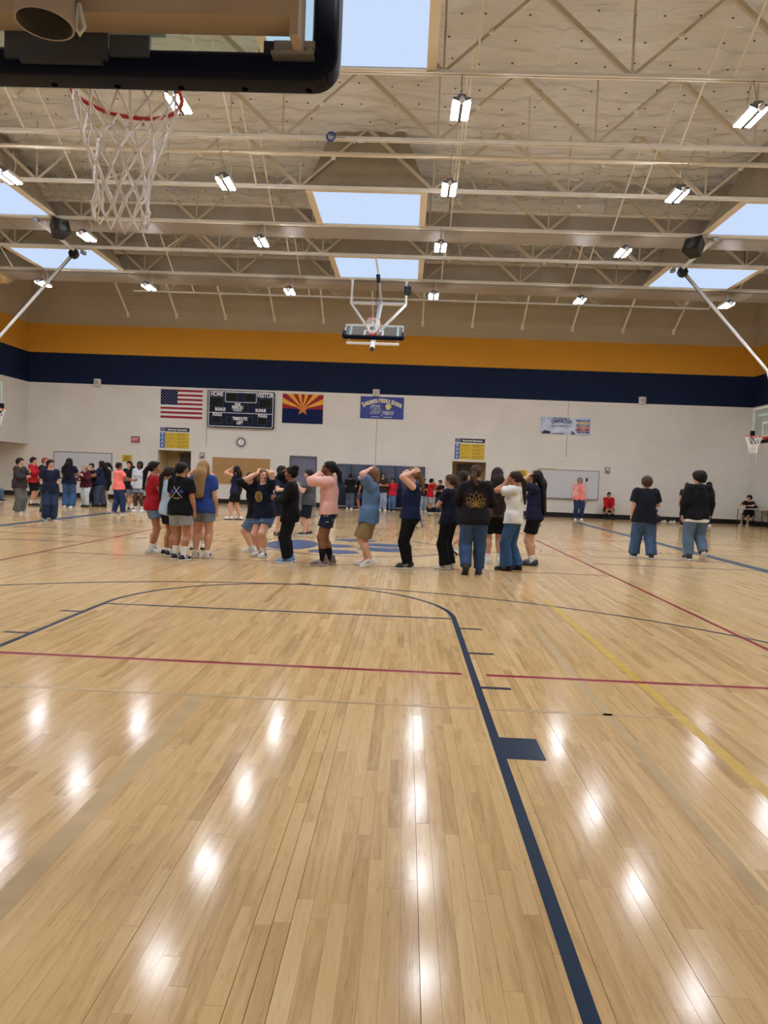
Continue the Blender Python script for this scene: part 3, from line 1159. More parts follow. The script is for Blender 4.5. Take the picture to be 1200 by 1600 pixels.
# far hoop, folded up towards the ceiling
th = math.radians(57)
fh = thing('basketball_hoop', 'white basketball hoop folded up under the ceiling, facing the camera', 'basketball hoop', (0.08, 20.62, 5.72))
# faces -y when lowered; folding lifts its lower edge towards the camera
fh.rotation_euler = Matrix((Matrix.Rotation(-th, 3, 'X') @ Matrix.Rotation(math.pi, 3, 'Z'))).to_euler()
hoop_board(fh, M_RIMO, False)
FM = (Matrix.Translation(fh.location) @ fh.rotation_euler.to_matrix().to_4x4()).inverted()
loc = lambda p: FM @ Vector(p)
up_ = Vector((0.0, 23.8, 7.47))
MB().tube([loc((.14, 23.75, 7.5)), loc((.08, 20.75, 5.62)), loc((.08, 20.15, 5.25))], .075, 14).build('mast', M_WHITE, fh, True)
MB().tube([loc((.08, 20.15, 5.25)), loc((.08, 20.11, 5.225))], .07, 14).build('mast_end', mat('mast_end_dark', (60, 62, 66), .6), fh)
MB().bar(loc((-.72, 20.40, 5.45)), loc((.88, 20.40, 5.45)), .06, .06).build('cross_beam', M_WHITE, fh)
MB().bar(loc((-.95, 23.8, 7.47)), loc((1.05, 23.8, 7.47)), .08, .12).build('hanger_bar', M_WHITE, fh)
for s, xw in ((-1, -.9), (1, 1.0)):
    MB().tube([loc((xw * .98 + .02, 23.62, 8.28)), loc((xw, 23.8, 7.47))], .04, 10).build('hanger_arm', M_WHITE, fh)
    MB().bar(loc((xw, 23.8, 7.45)), loc((.08 + s * .06, 21.1, 5.85)), .09, .05).build('brace', M_WHITE, fh)
    MB().cbox((0, 0, 0), (.12, .1, .1)).build('joist_clamp', M_WHITE, fh).location = loc((xw * .98 + .02, 23.62, 8.25))
    MB().box((s * .74 - .03, -.14, -.05), (s * .74 + .03, -.045, .95)).build('side_channel', M_WHITE, fh)
MB().tube([loc((.02, 21.25, 8.32)), loc((.10, 22.6, 8.0)), loc((.14, 23.75, 7.5))], .035, 10).build('folding_brace', M_WHITE, fh, True)
hm = MB().tube([loc((.07, 22.35, 8.06)), loc((.09, 22.35, 7.80))], .07, 10)
hm.build('hoist_motor', M_BLACK, fh)
MB().tube([loc((.07, 22.3, 7.8)), loc((.06, 20.9, 6.0))], .008, 5).build('hoist_cable', M_BLACK, fh)
MB().tube([loc((.09, 22.3, 7.8)), loc((.10, 20.9, 6.0))], .008, 5).build('hoist_cable', M_BLACK, fh)

# side hoops on the cross courts
for s, xb, lab in ((-1, -11.66, 'white side-court hoop with frayed net cut by the left edge'), (1, 11.86, 'white side-court hoop with torn dangling net at the right edge')):
    h = thing('basketball_hoop', lab, 'basketball hoop', (xb, 20.1, 3.05), -s * -math.pi / 2 if False else (math.pi / 2 if s > 0 else -math.pi / 2))
    hoop_board(h, M_RIMO, False, s > 0)
    HM = (Matrix.Translation(h.location) @ h.rotation_euler.to_matrix().to_4x4()).inverted()
    q = lambda p, HM=HM: HM @ Vector(p)
    xm = xb + s * .22
    MB().bar(q((xm, 20.1, 2.95)), q((xm, 20.1, 4.9)), .13, .13).build('mast', M_WHITE, h)
    MB().bar(q((xm, 20.1, 4.9)), q((xm + s * 1.4, 20.1, 8.2)), .10, .10).build('mast_upper', M_WHITE, h)
    for dz in (3.1, 3.75):
        MB().bar(q((xb + s * .11, 19.3, dz)), q((xb + s * .11, 20.9, dz)), .08, .08).build('cross_beam', M_WHITE, h)
    xp = s * 9.5
    MB().tube([q((xp, 21.2, 8.16)), q((xb * 1.03, 21.05, 5.15)), q((xm, 20.25, 4.2))], .045, 10).build('diagonal_brace', M_WHITE, h, True)
    MB().tube([q((xp - s * .02, 21.2, 8.10)), q((xb * 1.03, 21.12, 5.2))], .018, 6).build('guide_rod', M_BLACK, h)
    MB().tube([q((s * 9.46, 18.8, 8.30)), q((xp, 21.2, 8.20))], .055, 10).build('top_pipe', M_WHITE, h)
    wn_ = MB()
    wn_.lathe([(.02, -.09), (.15, -.08), (.17, -.02), (.17, .02), (.15, .08), (.02, .09)], (0, 0, 0), 'z', 8)
    o = wn_.build('winch_drum', M_BLACK, h)
    o.matrix_local = HM @ (Matrix.Translation((xp, 21.15, 8.08)) @ Matrix.Rotation(math.radians(75), 4, 'X'))
    MB().cbox((0, 0, 0), (.14, .12, .12)).build('pipe_clamp', M_CHROME, h).location = q((s * 9.46, 18.78, 8.30))
    MB().cbox((0, 0, 0), (.22, .10, .10)).build('pipe_clamp', M_CHROME, h).location = q((xp - s * .28, 21.2, 8.14))

# loudspeakers under the joists
for (x, y, z, rz, lab) in ((-8.78, 18.72, 8.05, .9, 'black wedge loudspeaker under the ceiling at left'), (8.9, 18.72, 8.05, -.9, 'black wedge loudspeaker under the ceiling at right'),
                           (1.05, 23.45, 7.85, 0, 'small black loudspeaker above the folded-up hoop')):
    t = thing('loudspeaker', lab, 'loudspeaker', (x, y, z), rz, 'ceiling loudspeakers')
    t.rotation_euler = (math.radians(-25 if rz else -8), 0, rz)
    if not rz:
        t.scale = (.5, .5, .6)
    m_ = MB()
    m_.prism([(-.24, -.17), (.24, -.17), (.15, .2), (-.15, .2)], .42, lambda u, v, d: (u, v, d - .21))
    m_.build('cabinet', M_BLACK, t)
    MB().lathe([(.10, -.18), (.12, -.172)], (0, 0, -.06), 'y', 16).lathe([(.05, -.18), (.06, -.172)], (0, 0, .12), 'y', 12).build('driver', mat('cone_grey', (60, 62, 66), .6), t)
    MB().bar((0, .05, .2), (0, .05, .42), .05, .02).build('yoke', M_BLACK, t)

# ------------------------------------------------------------------ things on the far wall
YB = YF - 0.001


def wall_thing(name, label, cat, x, z):
    return thing(name, label, cat, (x, YB, z))


# stars and stripes
M_FRED = mat('flag_red', (150, 22, 44), .8)
M_FWHT = mat('flag_white', (222, 220, 216), .8)
M_FBLU = mat('flag_blue', (18, 28, 72), .8, spec=.2)
M_FYEL = mat('flag_yellow', (226, 168, 50), .8)
M_FCOP = mat('flag_copper', (206, 124, 52), .8)


def star(r, cx=0, cz=0):
    return [(cx + (r if k % 2 == 0 else r * .4) * math.sin(math.pi * k / 5), cz + (r if k % 2 == 0 else r * .4) * math.cos(math.pi * k / 5)) for k in range(10)]


def wave(x, z):
    return -.018 - .012 * math.sin(x * 5 + z * 1.5) - .006 * math.sin(x * 13 - z * 4)


f = wall_thing('flag', 'stars and stripes flag hung on the far wall', 'flag', -9.66, 3.67)
Wd, Hd = 1.85, 1.25


def cloth_rect(x0, x1, z0, z1, dy=0.0, nx=10, nz=2):
    m_ = MB()
    vs = []
    for i in range(nx + 1):
        for j in range(nz + 1):
            x, z = x0 + (x1 - x0) * i / nx, z0 + (z1 - z0) * j / nz
            vs.append((x, wave(x, z) - dy, z))
    m_.add(vs, [(i * (nz + 1) + j, (i + 1) * (nz + 1) + j, (i + 1) * (nz + 1) + j + 1, i * (nz + 1) + j + 1) for i in range(nx) for j in range(nz)])
    return m_


for k in range(13):
    z1 = Hd - Hd * k / 13
    x0 = .40 * Wd if k < 7 else 0
    cloth_rect(x0, Wd, z1 - Hd / 13, z1).build('stripe', M_FRED if k % 2 == 0 else M_FWHT, f, fixn=False)
cloth_rect(0, .40 * Wd, Hd * 6 / 13, Hd, 0, 10, 6).build('canton', M_FBLU, f, fixn=False)
for r_ in range(9):
    for c_ in range(6 if r_ % 2 == 0 else 5):
        x = .40 * Wd * (c_ * 2 + (1 if r_ % 2 == 0 else 2)) / 12
        z = Hd - (r_ + 1) * Hd * 7 / 13 / 10
        MB().prism(star(.021, x, z), .003, lambda u, v, d: (u, wave(u, v) - .002 - d, v)).build('star', M_FWHT, f)

# copper star flag
f = wall_thing('flag', 'flag with red and gold rays, copper star and navy lower half', 'flag', -4.28, 3.64)
Wd, Hd = 1.79, 1.27
cloth_rect(0, Wd, 0, Hd / 2, 0, 12, 5).build('lower_field', M_FBLU, f, fixn=False)
cx, cz = Wd / 2, Hd / 2


def ray_edge(t):
    # perimeter point of the upper half, t = 0 left .. 1 right
    L = Wd + Hd
    s_ = t * L
    if s_ < Hd / 2:
        return (0, cz + s_)
    if s_ < Hd / 2 + Wd:
        return (s_ - Hd / 2, Hd)
    return (Wd, Hd - (s_ - Hd / 2 - Wd))


def ang_pt(a):
    dx, dz = -math.cos(a), math.sin(a)
    s_ = min((cx / abs(dx)) if abs(dx) > 1e-6 else 9e9, (Hd / 2 / dz) if dz > 1e-6 else 9e9)
    return (cx + dx * s_, cz + dz * s_)


for k in range(13):
    a0, a1 = math.pi * k / 13, math.pi * (k + 1) / 13
    P = [(cx, cz), ang_pt(a0)]
    for corner in ((0, Hd), (Wd, Hd)):
        ca = math.atan2(corner[1] - cz, cx - corner[0])
        if a0 < ca < a1:
            P.append(corner)
    P.append(ang_pt(a1))
    MB().prism(P, .004, lambda u, v, d: (u, wave(u, v) - d, v)).build('ray', M_FRED if k % 2 == 0 else M_FYEL, f)
MB().prism(star(.31, cx, cz - .01), .006, lambda u, v, d: (u, wave(cx, cz) - .012 - d, v)).build('star', M_FCOP, f)

# scoreboard
M_SB = mat('scoreboard_navy', (13, 21, 50), .6, spec=.2)
M_SBD = mat('scoreboard_display', (12, 17, 18), .6, spec=.2)
M_SBL = mat('display_segment', (26, 33, 30), .7, spec=.1)
M_LET = mat('letter_white', (226, 228, 232), .5)
sb = wall_thing('scoreboard', 'navy scoreboard lettered HOME and VISITOR, display off', 'scoreboard', -7.53, 3.34)
SW, SH, SD = 2.91, 1.60, .16
sx_ = lambda u: u * SW
sz_ = lambda v: (1 - v) * SH
MB().prism([(x + SW / 2, z + SH / 2) for x, z in rounded_rect(SW, SH, .06)], SD, lambda u, v, d: (u, -d, v)).build('cabinet', M_SB, sb)


def frame_line(u0, u1, v0, v1, t, name, m, rad=.05):
    x0, x1, z1, z0 = sx_(u0), sx_(u1), sz_(v0), sz_(v1)
    cx_, cz_ = (x0 + x1) / 2, (z0 + z1) / 2
    A = rounded_rect(x1 - x0, z1 - z0, rad)
    B = rounded_rect(x1 - x0 - 2 * t, z1 - z0 - 2 * t, max(.004, rad - t))
    n = len(A)
    vs = [(cx_ + a, -SD - .004, cz_ + b) for a, b in A] + [(cx_ + a, -SD - .004, cz_ + b) for a, b in B] + [(cx_ + a, -SD, cz_ + b) for a, b in A] + [(cx_ + a, -SD, cz_ + b) for a, b in B]
    fs = []
    for k in range(n):
        l = (k + 1) % n
        fs += [(k, l, n + l, n + k), (k, l, 2 * n + l, 2 * n + k), (n + k, n + l, 3 * n + l, 3 * n + k)]
    MB().add(vs, fs).build(name, m, sb)


frame_line(.012, .988, .02, .98, .028, 'border', M_LET, .07)
frame_line(.257, .735, .035, .315, .022, 'clock_border', M_LET, .06)
MB().box((sx_(.018), -SD - .004, sz_(.61)), (sx_(.982), -SD, sz_(.596))).build('divider', M_LET, sb)
M_DIM = mat('dim_outline', (92, 98, 112), .6)


def display(u0, u1, v0, v1, nd):
    x0, x1, z1, z0 = sx_(u0), sx_(u1), sz_(v0), sz_(v1)
    d_ = MB().box((x0, -SD - .003, z0), (x1, -SD, z1)).build('display', M_SBD, sb)
    e = MB()
    t = .007
    e.box((x0, -SD - .005, z0), (x1, -SD - .001, z0 + t)).box((x0, -SD - .005, z1 - t), (x1, -SD - .001, z1)).box((x0, -SD - .005, z0 + t), (x0 + t, -SD - .001, z1 - t)).box((x1 - t, -SD - .005, z0 + t), (x1, -SD - .001, z1 - t))
    e.build('outline', M_DIM, d_)
    g = MB()
    wd = (x1 - x0) / nd
    for k in range(nd):
        a, b = x0 + wd * (k + .25), x0 + wd * (k + .75)
        zl, zm, zh = z0 + (z1 - z0) * .18, (z0 + z1) / 2, z0 + (z1 - z0) * .82
        w_ = .014
        for zq in (zl, zm, zh):
            g.box((a, -SD - .0045, zq - w_), (b, -SD - .003, zq + w_))
        for xq in (a, b):
            g.box((xq - w_, -SD - .0045, zl + w_), (xq + w_, -SD - .003, zm - w_)).box((xq - w_, -SD - .0045, zm + w_), (xq + w_, -SD - .003, zh - w_))
    tag(g.build('digit_segments', M_SBL, d_), None, None, None, 'stuff')


for a in ((.03, .23, .195, .44, 2), (.76, .96, .195, .44, 2), (.275, .445, .07, .28, 2), (.545, .71, .07, .28, 2), (.55, .612, .375, .565, 1), (.075, .21, .70, .895, 2), (.76, .895, .70, .895, 2), (.292, .368, .705, .895, 1), (.612, .685, .705, .895, 1)):
    display(*a)
ty = -SD - .002
for body, size, u, v in (('HOME', .27, .135, .105), ('VISITOR', .27, .86, .105), ('BONUS', .19, .19, .515), ('BONUS', .19, .80, .515), ('POSS', .15, .45, .37), ('PERIOD', .20, .45, .455), ('FOULS', .19, .145, .655), ('FOULS', .19, .83, .655), ('TIMEOUTS', .19, .49, .755), ('LEFT', .19, .49, .865)):
    text('lettering', body, size, M_LET, sb, sx_(u), ty, sz_(v), bold=.008, sx=.72)
text('lettering', 'POSSESSION', .085, M_LET, sb, sx_(.45), ty, sz_(.535), bold=.003, sx=.8)

# blue school banner
M_BBL = mat('banner_blue', (38, 58, 140), .5, var=.04)
M_BYE = mat('banner_yellow', (232, 216, 92), .6)
M_BWH = mat('banner_white', (226, 228, 236), .6)
M_BNV = mat('banner_ink', (26, 36, 92), .6)
bn = wall_thing('banner', 'blue SAHUARITA MIDDLE SCHOOL 20 years banner on the far wall', 'banner', -.86, 3.97)
bn.location.y -= .015
BW, BH = 1.89, .95
MB().box((0, -.012, 0), (BW, 0, BH)).build('cloth', M_BBL, bn)
title = 'SAHUARITA MIDDLE SCHOOL'
pos = .0
wid = {'I': .42, ' ': .55, 'M': 1.1}
tot = sum(wid.get(c, .86) * (1.35 if k in (0, 10, 17) else 1) for k, c in enumerate(title))
acc = 0
for k, c in enumerate(title):
    wk = wid.get(c, .86) * (1.35 if k in (0, 10, 17) else 1)
    t_ = (acc + wk / 2) / tot
    acc += wk
    if c == ' ':
        continue
    a = (t_ - .5)
    x = BW * (.5 + a * .92)
    z = BH * (.815 - .95 * a * a)
    rr = a * .95
    sz = .20 * (1.35 if k in (0, 10, 17) else 1)
    text('lettering_outline', c, sz, M_BWH, bn, x, -.0130, z, bold=.016, sx=.62, rot=rr, extrude=.0008)
    text('lettering', c, sz, M_BYE, bn, x, -.0150, z, bold=.002, sx=.62, rot=rr, extrude=.0008)
text('number_outline', '20', .44, M_BWH, bn, .66, -.0130, .36, bold=.018, extrude=.0008)
text('number', '20', .44, M_BNV, bn, .66, -.0150, .36, bold=.002, extrude=.0008)
text('lettering_outline', 'years', .30, M_BWH, bn, 1.18, -.0130, .28, bold=.014, shear=.3, extrude=.0008, sx=.8)
text('lettering', 'years', .30, M_BNV, bn, 1.18, -.0150, .28, bold=.001, shear=.3, extrude=.0008, sx=.8)
text('lettering', 'CELEBRATING', .07, M_BWH, bn, .66, -.0130, .565, bold=.001, extrude=.0008)
for x0, x1 in ((.50, .84), (1.02, 1.40)):
    for k in range(9):
        MB().box((x0 + (x1 - x0) * k / 9, -.0136, .062), (x0 + (x1 - x0) * (k + .7) / 9, -.012, .092)).build('small_print', M_BWH, bn)
for cx_, cz_, rx, rz in ((1.21, .48, .085, .07), (1.13, .56, .032, .045), (1.19, .60, .032, .05), (1.26, .595, .032, .05), (1.31, .53, .03, .045)):
    MB().prism(blob(cx_, cz_, rx + .012, rz + .012), .001, lambda u, v, d: (u, -.012 - d, v)).build('paw_outline', M_BWH, bn)
    MB().prism(blob(cx_, cz_, rx, rz), .001, lambda u, v, d: (u, -.0135 - d, v)).build('paw_mark', M_BYE, bn)

# character banner
cb = wall_thing('banner', 'pale BE A PERSON OF CHARACTER banner with coloured bars at right', 'banner', 6.98, 3.58)
cb.location.y -= .015
CW, CH = 2.16, .74


def sky_print():
    m = bpy.data.materials.new('banner_sky_print')
    m.use_nodes = True
    nt = m.node_tree
    b = nt.nodes['Principled BSDF']
    tc = nt.nodes.new('ShaderNodeTexCoord')
    n = nt.nodes.new('ShaderNodeTexNoise')
    n.inputs['Scale'].default_value = 2.4
    n.inputs['Detail'].default_value = 4
    nt.links.new(tc.outputs['Object'], n.inputs['Vector'])
    r = nt.nodes.new('ShaderNodeValToRGB')
    r.color_ramp.elements[0].position = .35
    r.color_ramp.elements[1].position = .65
    r.color_ramp.elements[0].color = rgb(158, 172, 210)
    r.color_ramp.elements[1].color = rgb(214, 220, 236)
    nt.links.new(n.outputs['Fac'], r.inputs['Fac'])
    nt.links.new(r.outputs['Color'], b.inputs['Base Color'])
    b.inputs['Roughness'].default_value = .5
    return m


MB().box((0, -.010, 0), (CW, 0, CH)).build('cloth', sky_print(), cb)
M_CTX = mat('banner_dark_ink', (34, 36, 58), .6)
for k, c in enumerate('CHARACTER'):
    a = (k - 4) / 8
    text('lettering', c, .21, M_CTX, cb, .90 + a * .78, -.0118, .575 - .16 * a * a, bold=.006, sx=.8, rot=a * .45, extrude=.0008)
text('lettering', 'BE A PERSON OF', .095, M_CTX, cb, .90, -.0118, .69, bold=.002, extrude=.0008)
text('lettering', 'Sahuarita Middle School', .085, M_CTX, cb, .88, -.0118, .36, bold=.002, extrude=.0008)
for k, (c, wds) in enumerate((((52, 72, 136), 'TRUSTWORTHINESS'), ((206, 164, 92), 'RESPECT'), ((62, 104, 72), 'RESPONSIBILITY'), ((196, 88, 60), 'FAIRNESS'), ((150, 36, 48), 'CARING'), ((92, 52, 104), 'CITIZENSHIP'))):
    z = .60 - k * .098
    MB().prism([(1.50 + .05 * (k % 2), z + .035), (1.56 + .05 * (k % 2), z), (2.11, z), (2.11, z + .075), (1.56 + .05 * (k % 2), z + .075)], .003, lambda u, v, d: (u, -.010 - d, v - .02)).build('coloured_bar', mat('bar_%d' % k, c, .5), cb)
    text('lettering', wds, .05, M_BWH, cb, 1.84, -.0142, z + .018, bold=.0, extrude=.0006)
for k in range(7):
    MB().prism(blob(.12 + .07 * k + (.9 if k > 4 else 0), .06 + .02 * (k % 3), .075, .06 + .03 * (k % 2)), .001, lambda u, v, d: (u, -.0100 - d, max(v, .005))).build('printed_figure', mat('print_mauve_%d' % (k % 3), ((150, 140, 160), (128, 130, 168), (170, 158, 164))[k % 3], .6), cb)
MB().box((.52, -.0115, .02), (1.0, -.010, .055)).build('small_print', M_CTX, cb)

# expectation posters above the doorways
for x, lab in ((-9.67, 'yellow and blue expectations poster above the left doorway'), (3.31, 'yellow and blue expectations poster above the right doorway')):
    t = wall_thing('poster', lab, 'poster', x, 2.33)
    PW, PH = 1.32, .93
    MB().box((0, -.012, 0), (PW, 0, PH)).build('sheet', mat('poster_white', (214, 214, 210), .5), t)
    MB().box((.24, -.0135, .02), (PW - .01, -.012, .70)).build('yellow_field', mat('poster_yellow', (206, 174, 44), .5, var=.04), t)
    MB().box((0.01, -.0135, .02), (.235, -.012, .70)).build('blue_column', mat('poster_blue', (74, 100, 166), .5), t)
    MB().box((.24, -.0135, .745), (PW - .01, -.012, .92)).build('black_header', mat('poster_black', (22, 24, 34), .5), t)
    MB().box((.01, -.0135, .745), (.235, -.012, .92)).build('logo_box', mat('poster_slate', (104, 116, 140), .5), t)
    text('lettering', 'Gym/Locker Expectations', .105, M_LET, t, .77, -.0142, .83, bold=.004, sx=.80, extrude=.0006)
    for k, c in enumerate('ROAR'):
        text('letter', c, .15, M_LET, t, .12, -.0142, .62 - k * .165, bold=.002, extrude=.0006)
    for k in range(4):
        z = .61 - k * .165
        for (x0, x1, dz) in ((.28, .66 if k != 2 else .42, .0), (.78, 1.24, .03), (.78, 1.12, -.03)):
            for q in range(6):
                a, b = x0 + (x1 - x0) * q / 6, x0 + (x1 - x0) * (q + .75) / 6
                MB().box((a, -.0142, z + dz - .011), (b, -.0135, z + dz + .011)).build('small_print', mat('poster_ink', (110, 90, 30), .6), t)

# exit sign, yellow notices
t = wall_thing('exit_sign', 'red EXIT sign on the far wall', 'sign', -10.93, 2.54)
MB().box((0, -.06, 0), (.37, 0, .26)).build('housing', mat('sign_grey', (92, 84, 82), .5), t)
MB().box((.03, -.064, .03), (.34, -.06, .23)).build('face', mat('sign_red', (196, 70, 78), .4), t)
text('lettering', 'EXIT', .16, mat('sign_pink', (240, 190, 190), .5), t, .185, -.0655, .13, bold=.004, sx=.85, extrude=.0006)
for x, z, lab in ((-11.34, 1.66, 'yellow notice with black lettering right of the left whiteboard'), (6.05, 1.66, 'yellow notice partly behind the girls, left of the right whiteboard')):
    t = wall_thing('notice', lab, 'sign', x, z)
    MB().prism([(u + .23, v + .155) for u, v in rounded_rect(.46, .31, .03)], .008, lambda u, v, d: (u, -d, v)).build('plate', mat('notice_yellow', (206, 176, 44), .5), t)
    for k in range(4):
        w_ = (.20, .30, .28, .34)[k]
        for q in range(5):
            a = .23 - w_ / 2 + w_ * q / 5
            MB().box((a, -.0095, .245 - k * .065 - .016), (a + w_ / 5 * .8, -.008, .245 - k * .065 + .016)).build('small_print', M_BLACK, t)

# clock
t = wall_thing('wall_clock', 'round white wall clock with dark rim under the scoreboard', 'clock', -6.05, 2.72)
MB().lathe([(.27, 0), (.27, -.02), (.20, -.035)], (0, 0, 0), 'y', 32).build('guard_plate', mat('clock_guard', (196, 192, 184), .5), t)
MB().tube([(.17 * math.cos(2 * math.pi * k / 32), -.05, .17 * math.sin(2 * math.pi * k / 32)) for k in range(32)], .022, 8, True).build('rim', mat('clock_rim', (52, 56, 70), .4), t, True)
MB().lathe([(.16, -.035), (.16, -.045)], (0, 0, 0), 'y', 32).build('dial', M_WHITE, t)
MB().bar((0, -.05, 0), (.06, -.05, .07), .014, .004, (0, 1, 0)).build('hour_hand', M_BLACK, t)
MB().bar((0, -.052, 0), (-.02, -.052, -.13), .010, .004, (0, 1, 0)).build('minute_hand', M_BLACK, t)
for k in range(12):
    a = math.pi * k / 6
    MB().bar((.12 * math.sin(a), -.047, .12 * math.cos(a)), (.143 * math.sin(a), -.047, .143 * math.cos(a)), .010, .004, (0, 1, 0)).build('hour_mark', M_BLACK, t)

# alarms, wall speakers, outlet
for x, z, lab in ((-7.76, 2.07, 'grey fire alarm strobe left of the cork board'), (9.96, 2.11, 'grey fire alarm strobe right of the right whiteboard')):
    t = wall_thing('alarm_strobe', lab, 'alarm', x, z)
    MB().box((-.11, -.05, -.13), (.11, 0, .13)).build('housing', mat('alarm_grey', (150, 140, 134), .5), t)
    MB().box((-.06, -.075, -.02), (.06, -.05, .09)).build('lens', mat('alarm_lens', (214, 212, 206), .2), t)
    MB().lathe([(.04, -.058), (.035, -.05)], (.0, 0, -.07), 'y', 12).build('sounder', M_FRAME, t)
for x, z, lab in ((-12.49, 5.10, 'white wall speaker on the navy band above the left whiteboard'), (-.19, 5.08, 'white wall speaker on the navy band above the blue banner'), (11.28, 5.16, 'white wall speaker on the navy band at right')):
    t = wall_thing('wall_speaker', lab, 'speaker', x, z)
    MB().prism([(-.15, 0), (.15, 0), (.15, -.08), (.06, -.16), (-.06, -.16), (-.15, -.08)], .30, lambda u, v, d: (u, v, d - .15)).build('cabinet', mat('speaker_white', (206, 204, 198), .5), t)
    MB().lathe([(.09, -.163), (.10, -.158)], (0, 0, 0), 'y', 16).build('grille', mat('grille_grey', (170, 168, 164), .6), t)
t = wall_thing('wall_outlet', 'small grey wall outlet near the floor at right', 'outlet', 12.17, .44)
MB().box((-.05, -.012, -.08), (.05, 0, .08)).build('cover', M_FRAME, t)
MB().box((-.02, -.016, -.05), (.02, -.012, -.01)).box((-.02, -.016, .01), (.02, -.012, .05)).build('socket', M_BLACK, t)

# boards
M_ALU = mat('alu_trim', (132, 130, 132), .4, .6)
M_WB = mat('whiteboard', (206, 208, 214), .22)
for x0, x1, z0, z1, lab in ((-14.40, -11.78, .86, 2.02, 'white marker board on the far wall behind the left group'), (6.93, 9.62, .80, 2.06, 'white marker board on the far wall behind the woman in coral')):
    t = wall_thing('whiteboard', lab, 'whiteboard', x0, z0)
    w_, h_ = x1 - x0, z1 - z0
    MB().box((.03, -.02, .03), (w_ - .03, 0, h_ - .03)).build('writing_surface', M_WB, t)
    MB().box((0, -.03, 0), (w_, 0, .03)).box((0, -.03, h_ - .03), (w_, 0, h_)).box((0, -.03, .03), (.03, 0, h_ - .03)).box((w_ - .03, -.03, .03), (w_, 0, h_ - .03)).build('frame', M_ALU, t)
    MB().box((.2, -.09, -.01), (w_ - .2, -.03, .01)).build('tray', M_ALU, t)
    if x0 > 0:
        MB().box((2.12, -.035, .78), (2.20, -.02, .95)).build('eraser', M_BLACK, t)
        MB().box((.1, -.032, h_ - .012), (.8, -.028, h_ + .03)).build('tape_strip', mat('tape_yellow', (196, 170, 70), .5), t)
t = wall_thing('cork_board', 'bare tan cork board beneath the clock', 'cork board', -7.30, .86)
MB().box((0.02, -.02, .02), (2.54, 0, 1.15)).build('cork', mat('cork', (170, 134, 88), .9, var=.10, vscale=20), t)
MB().box((0, -.025, 0), (2.56, 0, .02)).box((0, -.025, 1.15), (2.56, 0, 1.17)).box((0, -.025, .02), (.02, 0, 1.15)).box((2.54, -.025, .02), (2.56, 0, 1.15)).build('frame', mat('cork_frame', (180, 166, 140), .6), t)
for k in range(9):
    x, z = random.uniform(.8, 2.3), random.uniform(.2, 1.0)
    MB().lathe([(.008, -.03), (.008, -.02)], (x, 0, z), 'y', 6).build('push_pin', M_LET, t)

# padded wall mats, one thing per panel
M_MAT = mat('mat_navy', (22, 34, 66), .38, var=.06, vscale=3, bump=.25, bscale=4)
for k in range(6):
    x0 = -1.78 + k * .643
    t = wall_thing('wall_mat', '%s padded navy wall mat on the far wall, counted from the left' % ('first second third fourth fifth sixth'.split()[k]), 'wall mat', x0, .13)
    P = rounded_rect(.632, 1.82, .02)
    n = len(P)
    m_ = MB()
    vs = [(.32 + u, 0, .91 + v) for u, v in P] + [(.32 + u, -.045, .91 + v) for u, v in P] + [(.32 + u * .95, -.062, .91 + v * .985) for u, v in P]
    m_.add(vs, [(a * n + q, a * n + (q + 1) % n, (a + 1) * n + (q + 1) % n, (a + 1) * n + q) for a in range(2) for q in range(n)] + [tuple(2 * n + q for q in range(n))])
    m_.build('vinyl_pad', M_MAT, t, True)
    MB().box((0, -.03, -.05), (.64, 0, -.005)).build('ledge', mat('ledge_white', (190, 186, 178), .6), t)

# ------------------------------------------------------------------ table corner, bags
M_TTOP = mat('table_top', (196, 190, 182), .4)
M_TLEG = mat('table_leg', (26, 26, 28), .4)
tb = thing('folding_table', 'white-topped folding table with black legs in the far right corner', 'table', (15.38, 28.02, 0))
MB().prism(rounded_rect(1.16, .60, .04), .03, lambda u, v, d: (u, v, .71 + d)).build('table_top', M_TTOP, tb)
for s in (-1, 1):
    for q in (-1, 1):
        MB().tube([(s * .50, q * .24, 0), (s * .48, q * .24, .71)], .014, 8).build('leg', M_TLEG, tb)
    MB().tube([(s * .497, -.24, .22), (s * .497, .24, .22)], .011, 6).build('rung', M_TLEG, tb)
    MB().tube([(s * .49, -.24, .46), (s * .18, 0, .70)], .010, 6).build('leg_brace', M_TLEG, tb)
t = thing('bottle', 'small yellow bottle standing on the folding table', 'bottle', (15.82, 28.1, .74))
MB().lathe([(.03, 0), (.034, .02), (.034, .14), (.014, .18), (.014, .20)], (0, 0, 0), 'z', 14).build('bottle_body', mat('bottle_yellow', (190, 180, 90), .3), t, True)
MB().lathe([(.017, .20), (.017, .225)], (0, 0, 0), 'z', 12).build('cap', M_WHITE, t)
t = thing('phone', 'black phone lying on the folding table', 'phone', (15.12, 27.95, .741))
MB().box((-.08, -.04, 0), (.08, .04, .009)).build('phone_body', M_BLACK, t)
MB().box((-.075, -.035, .009), (.075, .035, .0098)).build('screen', mat('phone_glass', (30, 32, 38), .1), t)

